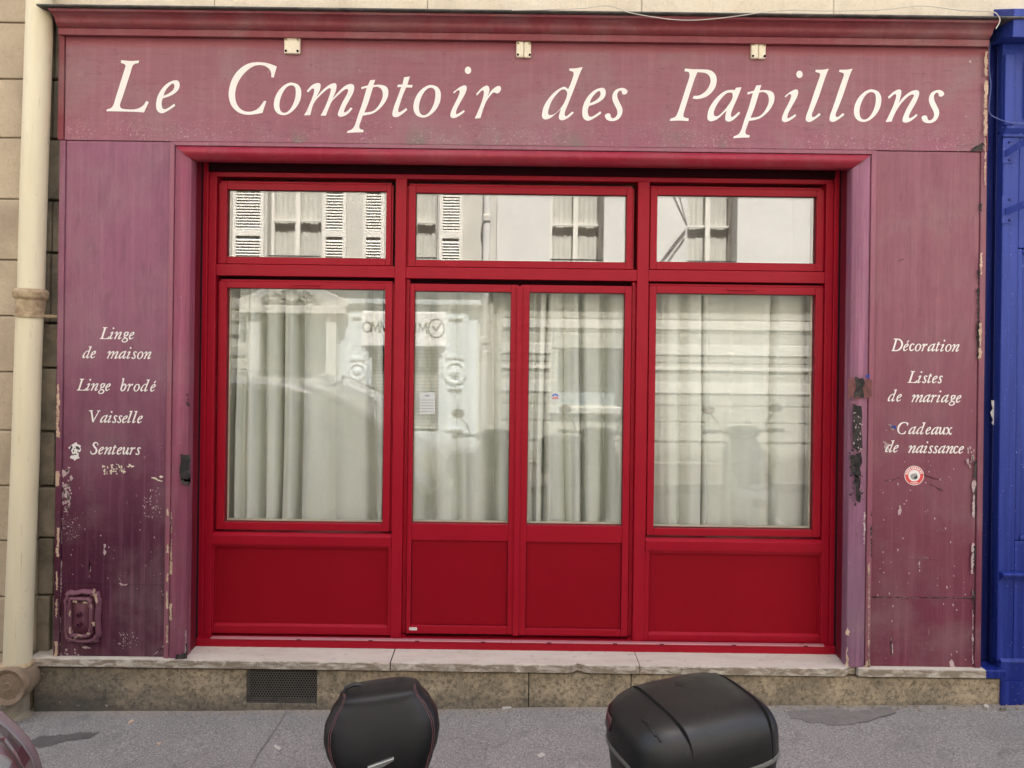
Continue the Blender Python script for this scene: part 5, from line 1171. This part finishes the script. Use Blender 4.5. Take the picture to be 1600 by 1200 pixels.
for q0, q1 in ((500, 514), (538, 554), (573, 578), (597, 614)):
    for a, b in (((xsplit + .1, gw[0] - .1), (gw[1] + .1, 10)) if q0 > 530 else ((xsplit + .1, 10),)): mb.box(a, b, y0 + .019, y0 + .034, RX(1000, q1)[1], RX(1000, q0)[1])
mb.build('pale_band', M['far_pale'], right, bevel=.005)
mb = MB(); run(mb, [(y0 + .0005, zban - .06), (y0 + .03, zban - .06), (y0 + .14, zban + .05), (y0 + .14, zban + .12), (y0 + .0005, zban + .15)][::-1], xsplit + .01, 10); mb.box(xsplit + .2, 10, y0 + .0005, y0 + .10, .0, RX(1000, 728)[1] + .05); mb.build('string_course', M['far_white'], right)
for a, b in ((860, 945), (1076, 1155), (1400, 1480)): far_window(right, a, b, zw1, zw0, (), .3)
for a, b, c, d in mr:
    mb = MB(); mb.box(a + .001, b - .001, y0 - .25, y0 - .2, c + .001, d - .001); mb.build('upper_pane', M['glass_far'], right)
mb = MB(); mb.box(xsplit + .01, 10, y0 - 5, y0 - .41, -.6, 8.9); mb.build('masonry', M['dark_in'], right)
mb = MB(); a, b, c, d = gw; mb.box(a + .001, b - .001, y0 - .2, y0 - .19, c + .001, d - .001); mb.build('window_pane', M['glass_far'], right)
mb = MB(); mb.box(a + .001, b - .001, y0 - .3, y0 - .29, c + .001, d - .001); mb.build('blind', plain('pale_blue_blind', (.55,.63,.70), .7), right)
mb = MB(); mb.box(a - .1, b + .1, y0 + .0005, y0 + .08, c - .08, c - .0005); mb.build('sill', M['far_white'], right)
aw0, aw1 = RX(1037, 310)[0], RX(1073, 347)[0]
mb = MB(); mb.tube([(aw0, y0 + .5, RX(1037, 305)[1]), (aw1, y0 + .05, RX(1073, 350)[1])], .018, 8); mb.tube([(aw0 + .1, y0 + .5, RX(1037, 305)[1]), (aw1 + .0, y0 + .09, RX(1073, 352)[1])], .012, 8); mb.build('awning_arm', M['shutter'], right)

# ------------------------------------------------------------------ scooters parked tail to the pavement
M['vinyl'] = None
m = NM('black_grained_vinyl'); m.col((.0085,.0085,.0095)).rough(m.rng(m.noise(30, 4), .3, .7, .36, .46)).spec(.32).bump(m.noise(420, 2), .10, .002); M['vinyl'] = m.mat
m = NM('scuffed_black_plastic'); sc_ = m.rng(m.noise((60, 8, 60), 4, .6, 1.2), .66, .74, 0, .35)
m.col(m.mix(sc_, (.0095,.0095,.0095), (.05,.05,.05))).rough(m.rng(m.noise(22, 5, .6), .3, .7, .34, .48)).spec(.38).bump(m.noise(700, 2), .06, .001); M['case'] = m.mat
M['caseline'] = plain('grey_seam_plastic', (.11,.11,.10), .35); M['stitch'] = plain('reddish_thread', (.15,.06,.065), .8)
M['chrome'] = plain('brushed_steel', (.68,.68,.66), .3, .9); M['redlens'] = plain('red_reflector', (.05,.014,.017), .35)
M['scoot_grey'] = plain('dark_grey_scooter_paint', (.06,.062,.068), .25, .3); M['scoot_white'] = plain('pearl_white_scooter_paint', (.5,.5,.5), .25); M['yellow'] = plain('yellow_scooter_trim', (.65,.62,.08), .4)
M['mirror'] = plain('mirror_silver', (.8,.8,.8), .03, 1.0, .01); M['lens'] = plain('clear_lamp_lens', (.7,.72,.74), .08)
def se(c_v, n): return math.copysign(abs(c_v)**(2/n), c_v)
def scooter(loc, rz, lean, label, body, rear):
    t = thing('scooter', loc, label, 'scooter', 'scooters parked with their tails to the pavement', (0, lean, rz))
    B = dict(parent=t, local=True)
    for yw, r in ((.56, .245), (-.76, .25)):
        mb = MB(); mb.lathe([(r*.66, -.055), (r*.9, -.062), (r, -.03), (r, .03), (r*.9, .062), (r*.66, .055)], (0, yw, r), 'x', 32, False); w_ = mb.build('wheel', M['rubber'], smooth=2, **B)
        mb = MB(); mb.lathe([(.03, -.06), (.05, -.045), (r*.6, -.02), (r*.655, -.045), (r*.655, .045), (r*.6, .02), (.05, .045), (.03, .06)], (0, yw, r), 'x', 20); mb.build('rim', M['chrome'], w_, smooth=2, local=True)
    # body: lofted sections along the scooter (y, half width, bottom, top)
    def sec(y, hw, z0, z1, n=3.2, N=20): 
        return [Vector((hw*se(math.cos(2*math.pi*k/N), n), y, (z0+z1)/2 + (z1-z0)/2*se(math.sin(2*math.pi*k/N), n))) for k in range(N)]
    mb = MB(); mb.loft([sec(.86, .05, .60, .70), sec(.78, .12, .50, .74), sec(.55, .17, .42, .76), sec(.2, .19, .34, .74), sec(-.05, .18, .28, .70), sec(-.14, .15, .24, .55)]); mb.build('tail_body', body, smooth=2, **B)
    mb = MB(); mb.loft([sec(-.10, .17, .20, .30), sec(-.45, .18, .20, .30)]); mb.build('floorboard', M['case'], smooth=2, **B)
    mb = MB(); mb.loft([sec(-.40, .16, .22, .42), sec(-.47, .20, .26, .72), sec(-.53, .21, .42, .94), sec(-.60, .17, .50, 1.0), sec(-.66, .09, .58, .98)]); mb.build('front_apron', body, smooth=2, **B)
    mb = MB(); mb.loft([sec(-.48, .075, .42, .55), sec(-.70, .085, .46, .56), sec(-.95, .08, .40, .50), sec(-1.03, .05, .32, .40)]); mb.build('front_mudguard', body, smooth=2, **B)
    mb = MB(); mb.tube([(-.07, -.76, .25), (-.07, -.60, .62)], .022, 10); mb.tube([(.07, -.76, .25), (.07, -.60, .62)], .022, 10); mb.build('fork', M['chrome'], smooth=2, **B)
    mb = MB(); mb.loft([sec(.62, .13, .765, .85), sec(.35, .16, .76, .86), sec(.1, .15, .74, .83), sec(-.12, .10, .71, .79)]); mb.build('seat', M['vinyl'], smooth=2, **B)
    mb = MB(); mb.loft([sec(-.66, .08, .98, 1.05), sec(-.6, .17, .96, 1.08), sec(-.5, .16, .97, 1.09), sec(-.42, .10, 1.0, 1.08)]); mb.build('dashboard', M['case'], smooth=2, **B)
    mb = MB(); mb.tube([(-.36, -.40, 1.05), (-.2, -.47, 1.04), (0, -.50, 1.03), (.2, -.47, 1.04), (.36, -.40, 1.05)], .016, 10); hb = mb.build('handlebar', M['case'], smooth=2, **B)
    for s in (-1, 1):
        mb = MB(); mb.tube([(s*.24, -.455, 1.045), (s*.37, -.395, 1.052)], .021, 10); mb.build('grip', M['rubber'], hb, smooth=2, local=True)
        mb = MB(); mb.tube([(s*.25, -.50, 1.05), (s*.36, -.46, 1.05), (s*.38, -.45, 1.045)], .007, 6); mb.build('brake_lever', M['chrome'], hb, smooth=2, local=True)
        mb = MB(); mb.tube([(s*.2, -.47, 1.05), (s*.24, -.47, 1.15), (s*.29, -.45, 1.22)], .008, 8); mb.loft([[Vector((s*.31 + .065*q*math.cos(2*math.pi*k/16), -.455 + dy, 1.26 + .045*q*math.sin(2*math.pi*k/16))) for k in range(16)] for q, dy in ((.4, -.035), (.85, -.022), (1, 0), (1, .006))]); mi = mb.build('mirror', M['case'], smooth=2, **B)
        mb = MB(); mb.loft([[Vector((s*.31 + .058*math.cos(2*math.pi*k/16), -.455 + dy, 1.26 + .039*math.sin(2*math.pi*k/16))) for k in range(16)] for dy in (.0065, .0085)]); mb.build('mirror_glass', M['mirror'], mi, local=True)
        mb = MB(); mb.lathe([(.001, .05), (.05, .04), (.07, 0)], (0, 0, 0), 'y', 16)
        for v in mb.v: v.x, v.y, v.z = v.x*1.1 + s*.09, -.655 - v.y*.6 + .02, v.z*.8 + .80
        mb.build('headlight', M['lens'], smooth=True, **B)
    mb = MB(); mb.loft([sec(.80, .06, .63, .70), sec(.865, .05, .62, .69)]); mb.build('tail_light', M['redlens'], smooth=2, **B)
    mb = MB(); mb.box(-.10, .10, .90, .905, .36, .52); mb.build('number_plate', M['white'], bevel=.004, **B)
    mb = MB(); mb.tube([(.2, -.05, .30), (.2, .3, .32), (.21, .75, .40)], [.03, .05, .055], 12); mb.build('exhaust', M['chrome'], smooth=2, **B)
    mb = MB(); mb.tube([(-.12, .05, .25), (-.22, -.05, gz(0)*0 + .02)], .012, 8); mb.build('side_stand', M['iron'], smooth=2, **B)
    mb = MB(); mb.tube([(-.12, .45, .74), (-.14, .72, .76), (0, .86, .76), (.14, .72, .76), (.12, .45, .74)], .012, 8); mb.build('luggage_rack', M['iron'], smooth=2, **B)
    rear(t, B); return t

# backrest pad: narrow at the top, widest low down, hollow at the foot
def backrest(t, B):
    zt_, zb_ = PAD['top'], PAD['bot']; Hh = zt_ - zb_; yc = PAD['y']
    def hw(s):                                            # s from 0 foot to 1 top
        pts = [(0, .122), (.15, .135), (.35, .152), (.5, .158), (.66, .155), (.84, .137), (1, .113)]
        for (a, p), (b, q) in zip(pts[:-1], pts[1:]):
            if s <= b: u = (s-a)/(b-a); u = u*u*(3-2*u)*.5 + u*.5; return p + (q-p)*u
        return pts[-1][1]
    def dp_(s): return .058 + .012*math.sin(math.pi*s)
    def pt(s, a, n=3.4):
        e = 1.0; z = zb_ + Hh*s
        return Vector((hw(s)*se(math.cos(a), n), yc + .07*(s-.5)*Hh/.3 + dp_(s)*se(math.sin(a), 2.4), z))
    rings = []; N = 56
    for k in range(26):
        s = k/25; rings.append([pt(s, 2*math.pi*i/N) for i in range(N)])
    c = pt(1, 0); top = rings[-1]
    for q, dz in ((.985, .005), (.95, .009), (.86, .013), (.6, .017), (.25, .018), (.01, .018)):
        cy = sum(p.y for p in top)/N; rings.append([Vector((p.x*q, cy + (p.y-cy)*q, p.z + dz)) for p in top])
    mb = MB(); mb.loft(rings); pad = mb.build('backrest', M['vinyl'], smooth=True, **B)
    mb = MB()
    for sgn in (-1, 1):
        for off in (.0, .055):
            a0 = -math.pi/2 + sgn*(.90 + off*1.6)
            P = [pt(k/40, a0) + Vector((0, -.0008, 0)) for k in range(41)]
            tp = P[-1]; cy = sum(p.y for p in top)/N
            for q, dz in ((.985, .007), (.95, .013), (.86, .019), (.72, .0225)): P.append(Vector((tp.x*q if q > .9 else tp.x*.95, cy + (tp.y-cy)*q, tp.z + dz + .0004)))
            # stitches: short dashes
            for i in range(0, len(P)-1):
                A, Bb = P[i], P[i+1]; n = max(1, int((Bb-A).length/.006))
                for j in range(n): mb.tube([A.lerp(Bb, (j+.12)/n), A.lerp(Bb, (j+.85)/n)], .0010, 5)
    mb.build('stitching', M['stitch'], pad, local=True)
    mb = MB(); zz = zt_ + .018; mb.tube([(-.104, yc + .03, zz - .02), (-.092, yc + .025, zz + .006), (-.07, yc + .02, zz + .014), (-.05, yc + .02, zz + .010)], .006, 8); mb.build('strap', M['rubber'], pad, smooth=2, local=True)
    yb = yc - .085; mb = MB(); mb.prism([(-.040, yb, zb_ + .052), (.030, yb, zb_ + .066), (.030, yb, zb_ + .060), (-.002, yb, zb_ + .046), (-.034, yb, zb_ + .046)], (0, .01, 0)); mb.build('badge_plate', M['chrome'], pad, local=True, bevel=.001)
    mb = MB(); mb.box(-.06, .06, yc - .03, yc + .05, .75, zb_ - .001); mb.build('backrest_bracket', M['iron'], bevel=.01, **B)

def topcase(t, B):
    a, b = TC['a'], TC['b']; zs, zt_, zb_ = TC['seam'], TC['top'], TC['bot']; yc = TC['y']; H_ = zt_ - zs; n, mm = 3.8, 3.7; N = 64
    def lid(x, y):
        q = (abs(x/a)**n + abs(y/b)**n); return zs + H_*max(0, 1 - q**(mm/n))**(1/mm)
    def ringat(s, z, da=0): return [Vector(((a+da)*s*se(math.cos(2*math.pi*i/N), n), yc + (b+da)*s*se(math.sin(2*math.pi*i/N), n), z)) for i in range(N)]
    rings = []
    for k in range(25):
        th = math.pi/2*k/24; s = max(.004, math.cos(th)**(2/mm)); rings.append(ringat(s, zs + .004 + H_*math.sin(th)**(2/mm)))
    mb = MB(); mb.loft(rings); ld = mb.build('top_case_lid', M['case'], smooth=2, **B)
    mb = MB(); mb.loft([ringat(.80, zb_), ringat(.88, zb_ + .012), ringat(.96, zs - .05), ringat(.985, zs - .012)]); mb.build('top_case_base', M['case'], smooth=2, **B)
    mb = MB(); mb.loft([ringat(.985, zs - .0095, .001), ringat(.985, zs - .007, .004), ringat(.985, zs - .001, .005), ringat(.985, zs + .0035, .003)]); mb.build('case_seam', M['caseline'], smooth=2, **B)
    # two grooves over the lid, and embossed ribs
    for gx, lo in ((-.52, -.975), (.74, -.975)):
        L = []; R_ = []
        for k in range(61):
            y = b*(.90 + (lo - .90)*k/60); x = gx*a*(1 - .10*max(0, -y/b)**3); w_ = .0042*(1 if k < 54 else (60 - k)/6 + .05)
            for lst, sx in ((L, -1), (R_, 1)):
                xx = x + sx*w_; lst.append(Vector((xx, yc + y - (.0012 if y < -.6*b else 0), lid(xx, y) + .0052)))
        mb = MB(); mb.loft([L, R_], False, False, False); mb.build('lid_groove', M['hole'], ld, local=True)
    mb = MB()
    for q in (0, 1):
        P = [Vector((a*(-.955 + .006*q) - .0 + 0*k, yc + b*(-.28 + .09*k/1 - .02*q), 0)) for k in range(5)]
        P = [Vector((-a*(.80 - .02*q), yc + b*(-.62 + .13*k - .10*q), lid(-a*(.80 - .02*q), b*(-.62 + .13*k - .10*q)) + .004)) for k in range(4)]
        mb.tube(P, .0035, 6)
    mb.build('lid_rib', M['case'], ld, smooth=True, local=True)
    mb = MB(); mb.lathe([(.012, 0), (.012, .0012), (.009, .0016), (.001, .0012)], (.0, yc + b*.35, zt_ + .0035), 'z', 20); mb.build('lid_emblem', M['case'], ld, smooth=2, local=True)
    # wrap-round rear reflector
    R0, R1 = [], []
    for k in range(30):
        th = R(22) + (math.pi - 2*R(22))*k/29 if False else R(126) + R(44)*k/29
        for lst, z in ((R0, zs + .030), (R1, zs + .062)):
            s = (1 - ((z - zs)/H_)**mm)**(1/mm); lst.append(Vector((a*s*se(math.cos(th), n)*1.004, yc + b*s*se(math.sin(th), n)*1.004 , z + .004)))
    mb = MB(); mb.loft([R0, [p + Vector((0, 0, 0)) for p in R1]], False, False, False); rf = mb.build('reflector', M['redlens'], ld, smooth=True, local=True)
    q = rf.modifiers.new('solid', 'SOLIDIFY'); q.thickness = .003; q.offset = 1
def bare(t, B): pass
PAD = dict(top=1.06, bot=.868, y=.72)
TC = dict(a=.195, b=.142, seam=1.052, top=1.166, bot=.86, y=.66)
def place(px, py, d, local, rz):
    """scooter origin so that a point of it (local x, y) stands in the given sight line at distance d"""
    X, Z = U(px, py, d - CAM_D); c, s = math.cos(rz), math.sin(rz)
    return X - (local[0]*c - local[1]*s), d - CAM_D - (local[0]*s + local[1]*c)
def road_z(x, y): return gz(x, y) - .12
rz1 = R(9); x_, y_ = place(636, 1130, 1.97, (0, .72), rz1)
s1 = scooter((x_, y_, road_z(x_, y_)), rz1, R(-4.0), 'dark scooter with a black stitched passenger backrest', M['scoot_grey'], backrest)
rz2 = R(21); x_, y_ = place(1090, 1130, 1.75, (0, .66), rz2)
s2 = scooter((x_, y_, road_z(x_, y_)), rz2, R(-1.0), 'scooter with a black hard plastic top case on its tail', M['scoot_grey'], topcase)
s3 = scooter((2.25, -2.45, road_z(2.25, -2.45)), R(14), R(-4), 'bare scooter reflected at the lower right of the right pane', M['scoot_white'], bare)
print('ROADZ', s1.location, s2.location)

# ------------------------------------------------------------------ parked car at the lower left
M['car'] = None
m = NM('silver_grey_car_paint'); m.col((.46,.46,.47)).rough(.22).metal(.6); m.b.inputs['Coat Weight'].default_value = .8; m.b.inputs['Coat Roughness'].default_value = .04; M['car'] = m.mat
M['gloss'] = plain('reflected_plum_gloss', (.15,.11,.12), .25); M['trimgrey'] = plain('grey_trim', (.16,.15,.155), .4); M['backing_sheet'] = plain('pale_silver_sheet', (.66,.64,.68), .5, .1); M['frit'] = plain('dark_glass_border', (.05,.036,.042), .12); M['etch'] = plain('etched_mark', (.40,.36,.36), .6)  # plum tint of pillar and glass border: maroon shopfront's reflection put into colour
cz = gz(-2.5, -2.4) - .12
CX0, CYF, CYN = -.62, -1.97, -3.60            # nose, kerb side, street side
car = thing('parked_car', (-2.7, (CYF + CYN)/2, cz), 'silver grey hatchback parked at the kerb left of the scooters', 'car')
yc = (CYF + CYN)/2; hwid = (CYF - CYN)/2
prof = [(-4.60, .34, .62, .86), (-4.52, .28, .92, .95), (-4.1, .22, .96, 1.0), (-3.0, .2, .97, 1.0), (-1.9, .2, .945, 1.0), (-1.15, .2, .92, .985), (-.95, .22, .84, .95), (-.78, .26, .74, .90), (-.66, .32, .66, .78), (-.62, .38, .58, .66)]
RIDE = .175
def csec(x, z0, z1, k, N=28, n=5): return [Vector((x, yc + hwid*k*se(math.cos(2*math.pi*i/N), n), RIDE + cz + (z0+z1)/2 + (z1-z0)/2*se(math.sin(2*math.pi*i/N), n))) for i in range(N)]
mb = MB(); mb.loft([csec(x, a, b, k) for x, a, b, k in prof]); mb.build('body', M['car'], car, smooth=2)
# cabin: belt line and roof line outlines
def cab(z, x0, x1, h, N=40, n=7): return [Vector(((x0+x1)/2 + (x1-x0)/2*se(math.cos(2*math.pi*i/N), n), yc + h*se(math.sin(2*math.pi*i/N), n), RIDE + cz + z)) for i in range(N)]
WB, WT = CAR_WS = ((-.885, .90), (-1.72, 1.42))
lv = [(.90, -4.50, -.97, hwid*.985), (.96, -4.48, -1.065, hwid*.965)]
for k in range(1, 7):
    t = k/6; z = .96 + (1.42 - .96)*t; xf = -1.065 + (WT[0] + 1.065)*t**1.9; lv.append((z, -4.48 + .40*t**1.6, xf, hwid*(.965 - .17*t)))
lv += [(1.455, -3.98, WT[0] - .12, hwid*.76), (1.475, -3.8, WT[0] - .35, hwid*.62), (1.482, -3.4, WT[0] - .8, hwid*.3)]
mb = MB(); mb.loft([cab(*q) for q in lv]); mb.build('cabin', M['car'], car, smooth=2)
# windscreen: curved glass standing just proud of the cabin, with a dark printed border
def wsp(u, t, off):
    """u -1..1 across, t 0 foot .. 1 top"""
    z = .945 + (1.40 - .945)*t; xf = -1.03 + (WT[0] + .012 + 1.03)*max(0, t)**1.9; h = hwid*(.945 - .165*t)
    bow = .11*(1 - abs(u)**2.6) - .035
    return Vector((xf + bow + off*.75, yc + h*u, RIDE + cz + z + off*.65))
def sheet_ws(us, ts, off, name, mat):
    mb = MB(); mb.loft([[wsp(u, t, off) for u in us] for t in ts], False, False, False); o = mb.build(name, mat, car, smooth=True); q = o.modifiers.new('solid', 'SOLIDIFY'); q.thickness = .004; return o
lin = lambda a, b, n: [a + (b-a)*i/n for i in range(n+1)]
ws = sheet_ws(lin(-.97, .97, 40), lin(0, 1, 14), .030, 'windscreen', M['glass_car'])
mb = MB()
for sgn in (-1, 1):
    rows = []
    for t in lin(.0, 1, 14):
        inn = .945 - .03*max(0, .22 - t)/.22*1.0; rows.append([wsp(sgn*u, t, .0345) for u in lin(inn, .975, 6)])
    mb.loft(rows, False, False, False)
mb.loft([[wsp(u, t, .0345) for u in lin(-.75, .75, 30)] for t in lin(0, .085, 3)], False, False, False)
mb.build('windscreen_border', M['frit'], ws)
mb = MB(); mb.loft([[wsp(u, t, .022) for u in lin(-.98, .98, 30)] for t in (0, .25, .5, .75, 1)], False, False, False); mb.build('pale_backing_sheet', M['backing_sheet'], car)  # pale sheet just behind the windscreen glass
mb = MB()
for r_, cnt in ((0, 4), (1, 6)):
    for q in range(cnt):
        u = .948 + q*.005; t = .30 - r_*.035; a_ = wsp(u, t, .0365); b_ = wsp(u + .004, t + .014, .0365); mb.tube([a_, b_], .0011, 4); mb.tube([wsp(u, t + .014, .0365), wsp(u + .006, t + .004, .0365)], .0011, 4)
mb.build('glass_marking', M['etch'], ws)
for sgn, nm in ((1, 'kerb'), (-1, 'street')):
    mb = MB(); mb.tube([wsp(sgn*.995, t, .030) + Vector((0, -sgn*.004, 0)) for t in lin(-.03, 1, 12)], .0025, 8); mb.build('pillar_trim', M['trimgrey'], car, smooth=2)
    mb = MB(); mb.tube([wsp(sgn*1.0, t, .012) + Vector((-.010, sgn*.014, 0)) for t in lin(-.12, 1, 14)], .022, 12); mb.build('windscreen_pillar', M['gloss'], car, smooth=2)
    # side glass
    yq = lambda z: yc + sgn*hwid*(.967 - .17*(z - .96)/.46)
    def sg_(x, z): return Vector((x, yq(z) + sgn*.004, RIDE + cz + z))
    for pts in ([(-1.32, 1.0), (-2.35, 1.0), (-2.35, 1.38), (-1.95, 1.38)], [(-2.45, 1.0), (-3.4, 1.0), (-3.4, 1.38), (-2.45, 1.38)], [(-3.5, 1.02), (-4.1, 1.05), (-3.95, 1.34), (-3.5, 1.37)]):
        mb = MB(); mb.prism([sg_(*p) for p in pts], (0, sgn*.004, 0)); mb.build('side_window', M['frit'], car)
    mb = MB(); mb.loft([[Vector((x, yc + sgn*(hwid + dy), RIDE + cz + 1.02 + dz)) for x, dz in ((-1.62 + ex, .0), (-1.52 + ex*.6, -.05), (-1.44, .0), (-1.5 + ex*.6, .07), (-1.58 + ex, .06))] for dy, ex in ((-.03, .0), (.05, .02), (.16, .02), (.18, .04))]); mb.build('wing_mirror', M['car'], car, smooth=2)
    for xw in (-1.32, -3.80):
        mb = MB(); mb.lathe([(.20, .10), (.29, .11), (.315, .06), (.315, -.06), (.29, -.10)], (xw, yc + sgn*(hwid - .09), cz + .315), 'y', 30); w_ = mb.build('wheel', M['rubber'], car, smooth=2)
        if sgn < 0:
            for v in w_.data.vertices: pass
        mb = MB(); mb.lathe([(.001, .0), (.05, .004), (.18, -.002), (.2, .01), (.2, -.02)], (xw, yc + sgn*(hwid + .012), cz + .315), 'y', 20); mb.build('hubcap', M['chrome'], w_, smooth=2)
    mb = MB(); mb.loft([[Vector((x, yc + sgn*hwid*q, RIDE + cz + z)) for x, z in ((-.72, .50), (-.60 - .1*(q-.5), .52), (-.64 - .22*(q-.5), .62), (-.80, .65))] for q in (.5, .7, .88)]); mb.build('headlight', M['lens'], car, smooth=2)
mb = MB(); mb.box(CX0 - .02, CX0 + .012, yc - .45, yc + .45, cz + .42, cz + .52); mb.build('grille', M['rubber'], car, bevel=.01)
mb = MB(); mb.tube([wsp(-.1, .02, .05), wsp(.35, .05, .045), wsp(.75, .09, .045)], .008, 6); mb.tube([wsp(-.75, .02, .05), wsp(-.3, .05, .045), wsp(.1, .08, .045)], .008, 6); mb.build('wiper', M['rubber'], car)
